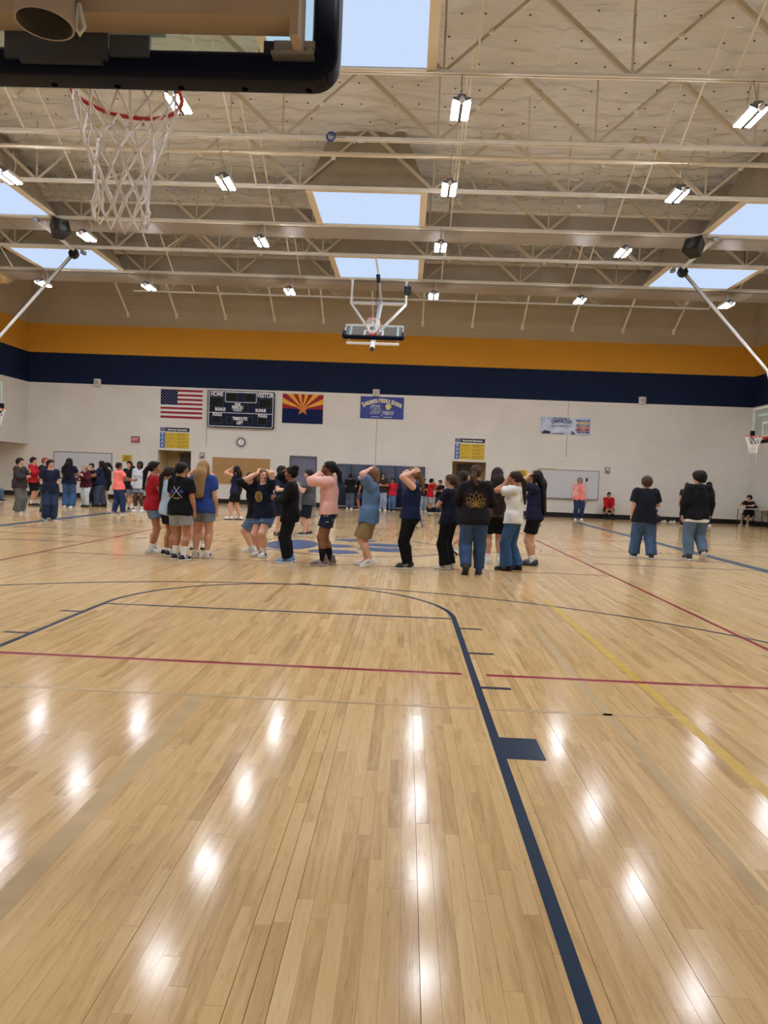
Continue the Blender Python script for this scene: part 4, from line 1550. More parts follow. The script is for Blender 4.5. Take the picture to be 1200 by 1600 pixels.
ch = thing('folding_chair', 'black folding chair behind the table in the corner', 'chair', (15.60, 28.78, 0), math.radians(128))
MB().box((-.2, -.2, .42), (.2, .2, .45)).build('seat', M_TLEG, ch)
MB().box((-.2, -.24, .68), (.2, -.21, .86)).build('backrest', M_TLEG, ch)
for s in (-1, 1):
    MB().tube([(s * .21, .22, 0), (s * .21, -.22, .86)], .012, 6).build('leg', M_TLEG, ch)
    MB().tube([(s * .19, -.24, 0), (s * .19, .16, .44)], .012, 6).build('leg', M_TLEG, ch)
st = thing('stool', 'low black stool under the seated boy in red', 'stool', (9.93, 29.42, 0))
MB().box((-.17, -.17, .30), (.17, .17, .34)).build('seat', M_TLEG, st)
for s in (-1, 1):
    for q in (-1, 1):
        MB().tube([(s * .14, q * .14, 0), (s * .12, q * .12, .30)], .013, 6).build('leg', M_TLEG, st)
t = thing('backpack', 'dark bag slumped against the far wall', 'bag', (11.98, 29.42, 0))
m_ = MB()
m_.lathe([(.05, 0), (.20, .02), (.23, .10), (.19, .22), (.10, .29), (.02, .31)], (0, 0, 0), 'z', 18)
m_.build('bag_body', mat('bag_black', (26, 27, 34), .7, bump=.4, bscale=9), t, True)
MB().tube([(-.05, -.19, .1), (-.03, -.24, .16), (.04, -.20, .22)], .012, 6).build('strap', M_FRAME, t, True)
for k, dx in enumerate((0, .17)):
    t = thing('shoe', ('white shoe beside the dark bag', 'white shoe lying farther right of the dark bag')[k], 'shoe', (12.28 + dx*2.2, 29.3, 0.0), .5 + k)
    MB().prism([(-.045, -.13), (.03, -.13), (.045, 0), (.045, .1), (0, .14), (-.045, .1)], .03, lambda u, v, d: (u, v, d)).build('sole', M_WHITE, t)
    MB().lathe([(.045, .03), (.042, .06), (.03, .085)], (0, -.07, 0), 'z', 12).lathe([(.042, .03), (.036, .05), (.015, .065)], (0, .05, 0), 'z', 12).build('upper', mat('shoe_pale', (196, 196, 200), .6), t, True)

# ------------------------------------------------------------------ people
class Field:
    """signed distance grid with smooth unions of tapered capsules; surface() extracts one closed mesh"""

    def __init__(s, lo, hi, h):
        s.h = h
        s.lo = np.array(lo, float)
        n = np.maximum(4, np.ceil((np.array(hi) - s.lo) / h).astype(int) + 1)
        s.n = n
        s.ax = [s.lo[i] + h * np.arange(n[i]) for i in range(3)]
        s.F = np.full(n, 0.5, dtype=np.float32)

    def block(s, lo, hi, m):
        a = np.clip(np.floor((np.array(lo) - m - s.lo) / s.h).astype(int), 0, s.n - 1)
        b = np.clip(np.ceil((np.array(hi) + m - s.lo) / s.h).astype(int) + 1, 1, s.n)
        if np.any(b <= a):
            return None
        sl = tuple(slice(a[i], b[i]) for i in range(3))
        return sl, s.ax[0][sl[0]][:, None, None], s.ax[1][sl[1]][None, :, None], s.ax[2][sl[2]][None, None, :]

    def cap(s, a, b, ra, rb, k=0.02, flat=None, cut=None, sub=False, cuta=None):
        a = np.array(a, float)
        b = np.array(b, float)
        big = max(1.0, (1.0 / flat[1]) if flat else 1.0, flat[1] if flat else 1.0)
        R = max(ra, rb) * (flat[1] if flat and flat[1] > 1 else 1.0)
        blk = s.block(np.minimum(a, b) - R, np.maximum(a, b) + R, k + 3 * s.h)
        if blk is None:
            return s
        sl, X, Y, Z = blk
        dx, dy, dz = X - a[0], Y - a[1], Z - a[2]
        ba = b - a
        cx, cy, cz = dx, dy, dz
        if flat:
            nv = np.array(flat[0], float)
            nv = nv / np.linalg.norm(nv)
            q = (dx * nv[0] + dy * nv[1] + dz * nv[2]) * (1.0 / flat[1] - 1.0)
            dx, dy, dz = dx + nv[0] * q, dy + nv[1] * q, dz + nv[2] * q
            ba = ba + nv * (ba @ nv) * (1.0 / flat[1] - 1.0)
        L2 = max(1e-9, ba @ ba)
        t = np.clip((dx * ba[0] + dy * ba[1] + dz * ba[2]) / L2, 0, 1)
        d = np.sqrt((dx - t * ba[0]) ** 2 + (dy - t * ba[1]) ** 2 + (dz - t * ba[2]) ** 2) - (ra + (rb - ra) * t)
        if flat and flat[1] < 1:
            d = d * (0.5 + 0.5 * flat[1])
        if cut is not None:
            nb = (b - a) / (np.linalg.norm(b - a) + 1e-9)
            d = np.maximum(d, (cx - (b - a)[0]) * nb[0] + (cy - (b - a)[1]) * nb[1] + (cz - (b - a)[2]) * nb[2] - cut)
        f = s.F[sl]
        if sub:
            d = -d
            hh = np.clip(0.5 - 0.5 * (f - d) / k, 0, 1)
            s.F[sl] = f * (1 - hh) + d * hh + k * hh * (1 - hh)
        else:
            hh = np.clip(0.5 + 0.5 * (f - d) / k, 0, 1)
            s.F[sl] = f * (1 - hh) + d * hh - k * hh * (1 - hh)
        return s

    def chain(s, pts, rs, **kw):
        for i in range(len(pts) - 1):
            s.cap(pts[i], pts[i + 1], rs[i], rs[i + 1], **kw)
        return s

    def plane(s, p, n):
        """cut away the side n points to"""
        X, Y, Z = s.ax[0][:, None, None], s.ax[1][None, :, None], s.ax[2][None, None, :]
        n = np.array(n, float) / np.linalg.norm(n)
        s.F = np.maximum(s.F, ((X - p[0]) * n[0] + (Y - p[1]) * n[1] + (Z - p[2]) * n[2]).astype(np.float32))
        return s

    def ripple(s, amp, seed, fx=22, fz=9):
        R = np.random.default_rng(seed)
        X, Y, Z = s.ax[0][:, None, None], s.ax[1][None, :, None], s.ax[2][None, None, :]
        r = 0
        for _ in range(4):
            a, b, c, p = R.uniform(-fx, fx), R.uniform(-fx, fx), R.uniform(-fz, fz) * 2, R.uniform(0, 6.28)
            r = r + np.sin(X * a + Y * b + Z * c + p)
        s.F = s.F + (amp * r / 2).astype(np.float32)
        return s

    def surface(s):
        F = s.F
        S = F < 0
        nx, ny, nz = F.shape
        cnt = np.zeros((nx - 1, ny - 1, nz - 1), dtype=np.int8)
        for i in (0, 1):
            for j in (0, 1):
                for k in (0, 1):
                    cnt += S[i:nx - 1 + i, j:ny - 1 + j, k:nz - 1 + k]
        act = np.argwhere((cnt > 0) & (cnt < 8))
        if len(act) == 0:
            return np.zeros((0, 3)), np.zeros((0, 4), int)
        ids = np.full(cnt.shape, -1, dtype=np.int64)
        ids[act[:, 0], act[:, 1], act[:, 2]] = np.arange(len(act))
        acc = np.zeros((len(act), 3))
        num = np.zeros(len(act))
        cs = [(i, j, k) for i in (0, 1) for j in (0, 1) for k in (0, 1)]
        val = {c: F[act[:, 0] + c[0], act[:, 1] + c[1], act[:, 2] + c[2]] for c in cs}
        for c in cs:
            for axn in range(3):
                if c[axn] == 0:
                    e = list(c)
                    e[axn] = 1
                    v0, v1 = val[c], val[tuple(e)]
                    m = (v0 < 0) != (v1 < 0)
                    t = np.where(m, v0 / np.where(m, v0 - v1, 1), 0)
                    for q in range(3):
                        acc[:, q] += np.where(m, c[q] + (t if q == axn else 0), 0)
                    num += m
        V = s.lo + s.h * (act + acc / num[:, None])
        faces = []
        for axn in range(3):
            sl0 = [slice(None)] * 3
            sl1 = [slice(None)] * 3
            sl0[axn] = slice(0, -1)
            sl1[axn] = slice(1, None)
            A, B = S[tuple(sl0)], S[tuple(sl1)]
            ed = np.argwhere(A != B)
            u, v = (axn + 1) % 3, (axn + 2) % 3
            ok = (ed[:, u] > 0) & (ed[:, v] > 0) & (ed[:, u] < F.shape[u] - 1) & (ed[:, v] < F.shape[v] - 1)
            ed = ed[ok]
            ins = A[ed[:, 0], ed[:, 1], ed[:, 2]]

            def cid(du, dv):
                q = ed.copy()
                q[:, u] += du
                q[:, v] += dv
                return ids[q[:, 0], q[:, 1], q[:, 2]]
            q = np.stack([cid(-1, -1), cid(0, -1), cid(0, 0), cid(-1, 0)], 1)
            q[~ins] = q[~ins][:, ::-1]
            faces.append(q)
        return V, np.concatenate(faces)


def merge(parts):
    Vs, Fs, n = [], [], 0
    for V, F in parts:
        Vs.append(V)
        Fs.append(F + n)
        n += len(V)
    return np.concatenate(Vs), np.concatenate(Fs)


def ik(S, W, l1, l2, pole):
    S, W, pole = np.array(S, float), np.array(W, float), np.array(pole, float)
    d = W - S
    L = np.linalg.norm(d)
    if L > (l1 + l2) * .999:
        W = S + d / L * (l1 + l2) * .999
        d = W - S
        L = np.linalg.norm(d)
    u = d / L
    a = (l1 * l1 - l2 * l2 + L * L) / (2 * L)
    hgt = math.sqrt(max(0, l1 * l1 - a * a))
    pv = pole - u * (pole @ u)
    pv = pv / (np.linalg.norm(pv) + 1e-9)
    return S + u * a + pv * hgt, W


def rotm(yaw=0, pitch=0, roll=0):
    cy, sy = math.cos(yaw), math.sin(yaw)
    cp, sp = math.cos(pitch), math.sin(pitch)
    cr, sr = math.cos(roll), math.sin(roll)
    Rz = np.array([[cy, -sy, 0], [sy, cy, 0], [0, 0, 1]])
    Rx = np.array([[1, 0, 0], [0, cp, -sp], [0, sp, cp]])
    Ry = np.array([[cr, 0, sr], [0, 1, 0], [-sr, 0, cr]])
    return Rz @ Rx @ Ry


def skin_mat(c):
    return mat('skin_%d_%d_%d' % c, c, .55, var=.05, vscale=9, bump=.05, bscale=60)


def cloth_mat(c, kind='c'):
    if kind == 'denim':
        return mat('denim_%d_%d_%d' % c, c, .9, var=.16, vscale=14, bump=.15, bscale=60, spec=.2)
    if kind == 'satin':
        return mat('satin_%d_%d_%d' % c, c, .35, var=.05, vscale=8, bump=.2, bscale=14)
    return mat('cloth_%d_%d_%d' % c, c, .9, var=.08, vscale=7, bump=.18, bscale=30, spec=.25)


def hair_mat(c):
    return mat('hair_%d_%d_%d' % c, c, .6, var=.22, vscale=30, bump=.35, bscale=80, spec=.2)


def floral_mat():
    m = bpy.data.materials.new('floral_print')
    m.use_nodes = True
    nt = m.node_tree
    b = nt.nodes['Principled BSDF']
    tc = nt.nodes.new('ShaderNodeTexCoord')
    vo = nt.nodes.new('ShaderNodeTexVoronoi')
    vo.inputs['Scale'].default_value = 22
    nt.links.new(tc.outputs['Object'], vo.inputs['Vector'])
    r = nt.nodes.new('ShaderNodeValToRGB')
    e = r.color_ramp.elements
    e[0].position, e[0].color = 0.0, rgb(214, 84, 92)
    e[1].position, e[1].color = 1.0, rgb(120, 70, 74)
    for p_, c_ in ((.35, (236, 150, 140)), (.55, (230, 206, 196)), (.75, (150, 60, 66))):
        q = r.color_ramp.elements.new(p_)
        q.color = rgb(*c_)
    nt.links.new(vo.outputs['Distance'], r.inputs['Fac'])
    nt.links.new(r.outputs['Color'], b.inputs['Base Color'])
    b.inputs['Roughness'].default_value = .9
    return m


M_EYEW = mat('eye_white', (226, 222, 216), .2)
M_IRIS = mat('eye_dark', (30, 22, 18), .2)
SHOES = {}


def shoe_meshes(kind):
    """upper, sole and a detail piece around the ankle axis, toes towards +y, ground at z = 0"""
    if kind in SHOES:
        return SHOES[kind]
    f = Field((-.07, -.11, -.01), (.07, .22, .22), .0075)
    f.cap((0, -.045, .045), (0, .10, .036), .043, .040, .02)
    f.cap((0, .08, .036), (0, .150, .030), .043, .036, .02)
    f.cap((0, -.04, .05), (0, -.03, .085), .042, .040, .02, cut=.012 if kind == 'low' else .0)
    f.cap((0, .0, .06), (0, .06, .055), .036, .03, .02)
    if kind == 'high':
        f.cap((0, -.035, .06), (0, -.025, .15), .042, .043, .02, cut=0)
    if kind == 'clog':
        f.cap((0, .05, .05), (0, .12, .045), .046, .04, .02)
    f.plane((0, 0, .024), (0, 0, -1))
    up = np_mesh('shoe_upper', *f.surface(), M_WHITE)
    g = Field((-.08, -.12, -.02), (.08, .23, .06), .0075)
    g.cap((0, -.045, .02), (0, .06, .02), .050, .043, .02)
    g.cap((0, .06, .02), (0, .148, .02), .048, .044, .02)
    g.plane((0, 0, .028), (0, 0, 1))
    g.plane((0, 0, .0), (0, 0, -1))
    so = np_mesh('shoe_sole', *g.surface(), M_WHITE)
    m_ = MB()
    for k in range(4):
        y = .035 + k * .022
        z = .097 - k * .009 if kind != 'high' else .105 - k * .011
        m_.bar((-.022, y, z - .012), (.022, y, z - .012), .008, .006)
    la = m_.mesh('laces', M_WHITE)
    st_ = MB()
    for s in (-1, 1):
        for k in range(3):
            st_.bar((s * .047, .005 + k * .022, .032), (s * .040, .025 + k * .022, .074), .004, .009, (1, 0, 0))
    sr = st_.mesh('side_stripes', M_WHITE)
    SHOES[kind] = (up, so, la, sr)
    return SHOES[kind]


def omat(o, m):
    o.material_slots[0].link = 'OBJECT'
    o.material_slots[0].material = m


SKINS = dict(fair=(222, 172, 150), light=(206, 154, 126), tan=(176, 122, 92), brown=(134, 88, 62), dark=(76, 48, 38), pink=(226, 168, 150))
HAIRS = dict(black=(20, 17, 17), dbrown=(40, 27, 21), brown=(74, 52, 38), lbrown=(120, 90, 62), blonde=(158, 124, 86), red=(120, 70, 46), grey=(120, 106, 92))

HANDF = [(-.030, .080, .0085), (-.010, .088, .009), (.010, .082, .0085), (.028, .066, .0075)]


def hand_parts(f_add, Wp, direction, normal, side, curl, sc):
    """palm plus five fingers as tapered chains; returns a list of (points, radii)"""
    d = np.array(direction, float)
    d /= np.linalg.norm(d)
    n = np.array(normal, float)
    n = n - d * (n @ d)
    n /= (np.linalg.norm(n) + 1e-9)
    x = np.cross(d, n)
    out = []
    P = lambda u, v, w_: Wp + (x * u + d * v + n * w_) * sc
    out.append(('palm', P(-.016, .02, 0), P(-.02, .075, 0), .024 * sc, .022 * sc, n))
    out.append(('palm', P(.014, .02, 0), P(.018, .070, 0), .024 * sc, .020 * sc, n))
    for (u, L, r) in HANDF:
        p0 = P(u, .078, 0)
        a = curl * .55
        p1 = p0 + (d * math.cos(a) + n * math.sin(a)) * L * .42 * sc
        a2 = a + curl * .7
        p2 = p1 + (d * math.cos(a2) + n * math.sin(a2)) * L * .32 * sc
        a3 = a2 + curl * .5
        p3 = p2 + (d * math.cos(a3) + n * math.sin(a3)) * L * .24 * sc
        out.append(('fin', [p0, p1, p2, p3], [r * sc * 1.05, r * sc, r * sc * .92, r * sc * .75]))
    t0 = P(-.028 * 1.0, .022, .006)
    t1 = t0 + (-x * .62 + d * .68 + n * .35) * .036 * sc
    t2 = t1 + (-x * .30 + d * .85 + n * .42) * .030 * sc
    out.append(('fin', [t0, t1, t2], [.0125 * sc, .0105 * sc, .008 * sc]))
    return out


NPEOPLE = [0]


def person(label, x, y, H, face, skin='light', hair='black', style='short', top=None, bot=None, shoe=None, pose='stand', arms=('down', 'down'),
           sex='f', g=1.0, lean=(0, 0), look=(0, 0), stance=(.0, .0), near=False, crouch=0.0, seat=None, hairlen=.35, group=None, glasses=False, lift=None, ground=0.0, cardigan=None, under=None, spread=.008):
    """face: heading in degrees, 0 = away from the camera (+y), 90 = towards image left (-x)
    top: (colour, sleeve, hem, looseness, kind); bot: (colour, length, looseness, kind, flare); shoe: (kind, upper, sole, sock colour or None, sock top)"""
    NPEOPLE[0] += 1
    seed = NPEOPLE[0]
    R = random.Random(seed)
    t = thing('person', label, 'person', (x, y, ground), math.radians(face), group)
    hB = .0125 if near else .019
    hC = .0115 if near else .018
    hH = .0062 if near else .010
    hF = .0048 if near else .0075
    sm = skin_mat(SKINS[skin])
    hm_ = hair_mat(HAIRS[hair])
    # ---------------- skeleton
    fem = sex == 'f'
    hipz = (.515 * H - crouch) if seat is None else seat + .055 * H
    P = np.array([0, 0, hipz])
    Rt = rotm(0, -lean[0], lean[1])
    u = Rt @ np.array([0, 0, 1.0])
    fx = Rt @ np.array([1.0, 0, 0])
    fyv = Rt @ np.array([0, 1.0, 0])
    waist = P + u * .10 * H
    chest = P + u * .215 * H
    neck = P + u * .322 * H
    sw = (.098 if fem else .106) * H
    Sh = {s: P + u * .292 * H + fx * s * sw for s in (-1, 1)}
    Hd = neck + (u * .6 + np.array([0, 0, .4])) * .092 * H + fyv * .008 * H
    Rh = rotm(look[0], look[1]) @ np.eye(3)
    hs = .0715 * H
    hp_ = lambda a, b, c: Hd + Rh @ np.array([a, b, c]) * hs
    hipw = .052 * H
    legs = {}
    for s in (-1, 1):
        hip = P + np.array([s * hipw, 0, -.012 * H])
        off = stance[0] if s < 0 else stance[1]
        if seat is None:
            ank = np.array([s * (hipw + .006 * H + spread), off, .046 * H])
            if lift and lift[0] == s:
                ank[2] += lift[1]
        else:
            ank = np.array([s * (hipw + .035 * H), .24 * H + off, .046 * H - ground])
        kn, ank = ik(hip, ank, .241 * H, .227 * H, (s * .12, 1.0, .25 if seat is not None else 0))
        legs[s] = (hip, kn, ank)
    # ---------------- arms
    arm = {}
    for s in (-1, 1):
        a = arms[0] if s < 0 else arms[1]
        S = Sh[s]
        l1, l2 = .166 * H, .142 * H
        if isinstance(a, tuple):
            W_, pole, dirn, nrm, curl = np.array(a[0]) * H + 0, a[1], a[2], a[3], a[4]
            W_ = np.array([W_[0], W_[1], W_[2]])
        elif a == 'down':
            W_ = S + np.array([s * .045, .03, -.300]) * H
            pole, dirn, nrm, curl = (s * .4, -1, 0), (s * .02, .12, -1), (-s, .1, 0), .55
        elif a == 'head':       # palm resting on top of the head, elbow out
            W_ = hp_(s * .62, .18, .78)
            pole, dirn, nrm, curl = (s * 1.0, .45, -.25), Rh @ np.array([-s * .75, -.55, .42]), Rh @ np.array([-s * .3, -.1, -1.0]), .45
        elif a == 'headback':
            W_ = hp_(s * .85, .25, .45)
            pole, dirn, nrm, curl = (s * .55, 1.0, .1), Rh @ np.array([-s * .2, -.9, .5]), Rh @ np.array([-s * 1.0, 0, -.2]), .5
        elif a == 'face':
            W_ = hp_(s * .55, 1.0, -.55)
            pole, dirn, nrm, curl = (s * .7, .6, -.8), Rh @ np.array([-s * .15, -.15, 1.0]), Rh @ np.array([-s * .3, -1, .1]), .35
        elif a == 'brow':
            W_ = hp_(s * .75, .95, .2)
            pole, dirn, nrm, curl = (s * .6, 1.0, .1), Rh @ np.array([-s * .55, -.45, .6]), Rh @ np.array([-s * .4, -1, -.3]), .3
        elif a == 'fold':
            W_ = chest + (fyv * .115 - fx * s * .035 - u * .055) * H
            pole, dirn, nrm, curl = (s * 1, .3, -.6), (-s * 1.0, -.05, .15), (0, -1, 0), .5
        elif a == 'front':
            W_ = waist + (fyv * .155 + fx * s * .045 + u * .055) * H
            pole, dirn, nrm, curl = (s * 1, -.4, -.6), (-s * .45, .7, .2), (-s, -.2, 0), .9
        elif a == 'chest':
            W_ = chest + (fyv * .155 + fx * s * .06 + u * .02) * H
            pole, dirn, nrm, curl = (s * .8, -.1, -.9), (-s * .35, .5, .75), (-s, -.3, 0), .9
        elif a == 'pocket':
            W_ = P + np.array([s * .092, .045, .015]) * H
            pole, dirn, nrm, curl = (s * .6, -1, 0), (-s * .1, .35, -1), (-s, .1, 0), .7
        elif a == 'hip':
            W_ = waist + np.array([s * .085, .02, -.02]) * H
            pole, dirn, nrm, curl = (s * 1, -.35, -.2), (-s * .5, .6, -.4), (-s, 0, 0), .5
        elif a == 'behind':
            W_ = waist + np.array([s * .03, -.085, -.05]) * H
            pole, dirn, nrm, curl = (s * 1, -.5, 0), (-s * .9, 0, -.3), (0, 1, 0), .6
        elif a == 'knee':
            W_ = legs[s][1] + np.array([-s * .03, -.02, .055]) * H
            pole, dirn, nrm, curl = (s * 1, -.2, .2), (-s * .5, .7, -.5), (0, -.3, -1), .6
        elif a == 'table':
            W_ = P + np.array([s * .07, .25, .20]) * H
            pole, dirn, nrm, curl = (s * 1, .0, -.3), (-s * .5, .8, 0), (0, 0, -1), .3
        elif a == 'out':
            W_ = S + np.array([s * .05, .24, -.14]) * H
            pole, dirn, nrm, curl = (s * .5, -.5, -1), (0, 1, .25), (-s, 0, .1), .6
        else:
            W_ = S + np.array([s * .07, .06, -.28]) * H
            pole, dirn, nrm, curl = (s * .4, -1, 0), (0, .2, -1), (-s, 0, 0), .6
        el, W_ = ik(S, W_, l1, l2, pole)
        arm[s] = (S, el, W_, dirn, nrm, curl)
    # ---------------- body surface
    gl = g
    allp = np.array([v for q in legs.values() for v in q] + [v for q in arm.values() for v in q[:3]] + [Hd, P])
    lo, hi = allp.min(0) - .13 * H, allp.max(0) + .13 * H
    lo[2] = min(0, allp[:, 2].min()) - .01
    F = Field(lo, hi, hB)
    kb = .03
    dep = fyv

    def torso(F, e, k=.03, upper=True, lower=True):
        if lower:
            F.cap(P - fx * .040 * H, P + fx * .040 * H, .062 * H * gl + e, .062 * H * gl + e, k, flat=(dep, .92))
            for s in (-1, 1):
                F.cap(P + fx * s * .035 * H - fyv * .028 * H * (1.25 if fem else 1) - u * .012 * H, P + fx * s * .035 * H - fyv * .024 * H + u * .02 * H, .048 * H * gl + e, .045 * H * gl + e, k)
        F.cap(P + u * .03 * H, waist, .080 * H * gl + e, .068 * H * gl + e, k, flat=(dep, .80))
        if upper:
            F.cap(waist, chest, .069 * H * gl + e, .083 * H * gl + e, k, flat=(dep, .78))
            F.cap(chest, chest + u * .05 * H, .084 * H * gl + e, .070 * H + e, k, flat=(dep, .72))
            F.cap(Sh[-1] + fx * .02 * H, Sh[1] - fx * .02 * H, .036 * H + e, .036 * H + e, k)
            F.cap(neck - u * .035 * H - fyv * .01 * H, neck, .055 * H + e * .4, .032 * H + e * .4, k)
            if fem:
                for s in (-1, 1):
                    F.cap(chest + fx * s * .036 * H + fyv * .042 * H - u * .006 * H, chest + fx * s * .036 * H + fyv * .046 * H - u * .012 * H, .030 * H + e, .030 * H + e, k)

    torso(F, 0)
    for s in (-1, 1):
        hip, kn, ank = legs[s]
        calf = kn * .68 + ank * .32 - (np.array([0, .012, 0]) if seat is None else 0)
        F.chain([hip, kn, calf, ank], [.056 * H * gl, .036 * H * gl, .037 * H * gl, .022 * H], k=kb)
        F.cap(ank, ank + np.array([0, .055 * H, -.022 * H]), .022 * H, .016 * H, kb)
        S, el, W_ = arm[s][:3]
        fo = el * .72 + W_ * .28
        F.chain([S, el, fo, W_], [.033 * H * gl, .025 * H * gl, .0255 * H * gl, .0165 * H], k=.02)
    F.chain([neck - u * .02 * H, Hd - u * .035 * H], [.034 * H, .033 * H], k=.02)
    parts = [F.surface()]
    # head in a finer grid
    F = Field(Hd - 1.55 * hs, Hd + 1.45 * hs, hH)

    def skull(F, e, k=.012):
        F.cap(hp_(0, -.24, .27), hp_(0, .12, .30), .72 * hs + e, .66 * hs + e, k, flat=(Rh @ np.array([1, 0, 0]), .90))

    skull(F, 0)
    F.cap(hp_(0, .20, .02), hp_(0, .34, -.58), .54 * hs, .33 * hs, .02, flat=(Rh @ np.array([1, 0, 0]), .94))
    F.cap(hp_(0, .60, -.60), hp_(0, .62, -.66), .17 * hs, .15 * hs, .012)
    F.cap(hp_(-.26, .64, .30), hp_(.26, .64, .30), .14 * hs, .14 * hs, .012)
    for s in (-1, 1):
        F.cap(hp_(s * .30, .86, .12), hp_(s * .30, .84, .10), .10 * hs, .10 * hs, .014, sub=True)
        F.cap(hp_(s * .66, -.06, .14), hp_(s * .68, -.10, -.14), .13 * hs, .08 * hs, .008, flat=(Rh @ np.array([1, 0, 0]), .5))
        F.cap(hp_(s * .26, .60, -.12), hp_(s * .24, .62, -.2), .15 * hs, .13 * hs, .014)
    F.cap(hp_(0, .74, .18), hp_(0, .90, -.13), .07 * hs, .105 * hs, .010)
    F.cap(hp_(-.09, .82, -.16), hp_(.09, .82, -.16), .07 * hs, .07 * hs, .006)
    F.cap(hp_(-.13, .73, -.40), hp_(.13, .73, -.40), .075 * hs, .075 * hs, .010)
    F.cap(Hd - u * .02 * H, neck + u * .01 * H, .034 * H, .033 * H, .015)
    parts.append(F.surface())
    # hands
    for s in (-1, 1):
        S, el, W_, dirn, nrm, curl = arm[s]
        sc = H / 1.62
        hpz = hand_parts(None, W_, dirn, nrm, s, curl, sc)
        dv = np.array(dirn, float) / np.linalg.norm(dirn)
        cen = W_ + dv * .07
        F = Field(cen - .15 * sc, cen + .15 * sc, hF)
        fdir = (W_ - el) / np.linalg.norm(W_ - el)
        F.cap(W_ - fdir * .045, W_ + dv * .02 * sc, .0165 * H, .017 * H, .012)
        for q in hpz:
            if q[0] == 'palm':
                F.cap(q[1], q[2], q[3], q[4], .010, flat=(q[5], .55))
        for q in hpz:
            if q[0] == 'fin':
                F.chain(q[1], q[2], k=.003 if near else .002)
        parts.append(F.surface())
    V, Fc = merge(parts)
    put('body', np_mesh('body', V, Fc, sm), t)
    # ---------------- lower clothes
    if bot:
        col, ln, loose, kind, flare = bot
        F = Field([lo[0], lo[1], 0.0], [hi[0], hi[1], hipz + .16 * H], hC)
        torso(F, .008 + loose * .25, .03, upper=False)
        for s in (-1, 1):
            hip, kn, ank = legs[s]
            tot = .52
            rt, rk, ra = .058 * H * gl + .008 + loose, .040 * H * gl + .008 + loose * 1.1, .026 * H + .012 + loose * 1.1 + flare
            if ln <= tot:
                e = hip + (kn - hip) * (ln / tot)
                F.cap(hip, e, rt, rt * (1 - ln / tot) + (rk + .010) * (ln / tot) + .004, .02, cut=0.0)
            else:
                q = (ln - tot) / (1 - tot)
                e = kn + (ank - kn) * q
                F.cap(hip, kn, rt, rk, .02)
                calf = kn * .68 + ank * .32 - (np.array([0, .012, 0]) if seat is None else 0)
                F.cap(kn, calf, rk, .037 * H * gl + .010 + loose, .02)
                F.cap(kn, e, rk, rk * (1 - q) + ra * q, .02, cut=.004)
                F.cap(calf, e, .037 * H * gl + .010 + loose, ra, .02, cut=.004)
        F.plane(P + u * .075 * H, u)
        F.ripple(.0035 + loose * .06, seed * 3 + 1, 26, 12)
        nm_ = 'shorts' if ln < .75 else 'trousers'
        put(nm_, np_mesh(nm_, *F.surface(), cloth_mat(col, kind)), t)
    # ---------------- upper clothes
    shirtV = None
    if top:
        col, slv, hem, loose, kind = top
        F = Field([lo[0], lo[1], P[2] - .16 * H], [hi[0], hi[1], max(neck[2] + .05 * H, max(arm[-1][2][2], arm[1][2][2]) + .08 * H)], hC)
        torso(F, .014 + loose * .6, .035)
        # cloth hangs from the chest
        F.cap(chest, P - u * (hem + .02) * H, .080 * H * gl + .014 + loose * .6, .088 * H * gl + .016 + loose, .03, flat=(dep, .84))
        if bot:
            for s in (-1, 1):
                hip = legs[s][0]
                rr_ = .058 * H * gl + .008 + bot[2] * 1.1 + (.021 if near else .030)
                F.cap(hip + u * .06 * H - fx * s * .012, hip + (legs[s][1] - hip) * .25, rr_ * .95, rr_, .02)
        F.plane(P - u * hem * H, -u)
        F.plane(neck + u * .012 * H, u * 1.0 + fyv * .35)
        for s in (-1, 1):
            S, el, W_ = arm[s][:3]
            ru = .036 * H * gl + .010 + loose * .55
            if slv <= 0:
                F.cap(S, S + (el - S) * .12, .036 * H, .030 * H, .02, cut=0)
            elif slv <= 1:
                e = S + (el - S) * slv
                F.cap(S, e, ru, ru * .97 + loose * .1, .02, cut=0)
            else:
                F.cap(S, el, ru, ru * .86, .02)
                F.cap(el, el + (W_ - el) * min(1, slv - 1), ru * .88, .024 * H + .008 + loose * .3, .02, cut=0)
        F.ripple(.0055 + loose * .10, seed * 5 + 2, 26, 14)
        nm_ = {'hoodie': 'hoodie', 'satin': 'jacket', 'jacket': 'jacket'}.get(kind, 'shirt')
        sV, sF = F.surface()
        shirtV = sV
        so_ = put(nm_, np_mesh(nm_, sV, sF, cloth_mat(col, 'satin' if kind == 'satin' else 'c')), t)
        if kind == 'hoodie':
            F = Field(neck - .13 * H, neck + .10 * H, hC)
            F.chain([neck + fx * .050 * H + fyv * .02 * H, neck + fx * .055 * H - fyv * .03 * H - u * .0 * H, neck - fyv * .062 * H - u * .02 * H, neck - fx * .055 * H - fyv * .03 * H, neck - fx * .050 * H + fyv * .02 * H], [.020 * H, .026 * H, .036 * H, .026 * H, .020 * H], k=.02)
            F.cap(neck - fyv * .058 * H, neck - fyv * .07 * H - u * .055 * H, .036 * H, .030 * H, .03, flat=(fyv, .6))
            put('hood', np_mesh('hood', *F.surface(), cloth_mat(col)), so_)
        elif kind == 'polo':
            F = Field(neck - .09 * H, neck + .09 * H, hH * 1.2)
            ringp = [neck + u * .004 * H + (fx * math.cos(a) + fyv * math.sin(a)) * .037 * H - fyv * .002 - u * (.012 * H if math.sin(a) > .3 else 0) for a in np.linspace(0, 2 * math.pi, 13)]
            F.chain(ringp, [.011 * H] * 13, k=.006)
            put('collar', np_mesh('collar', *F.surface(), cloth_mat(col)), so_)
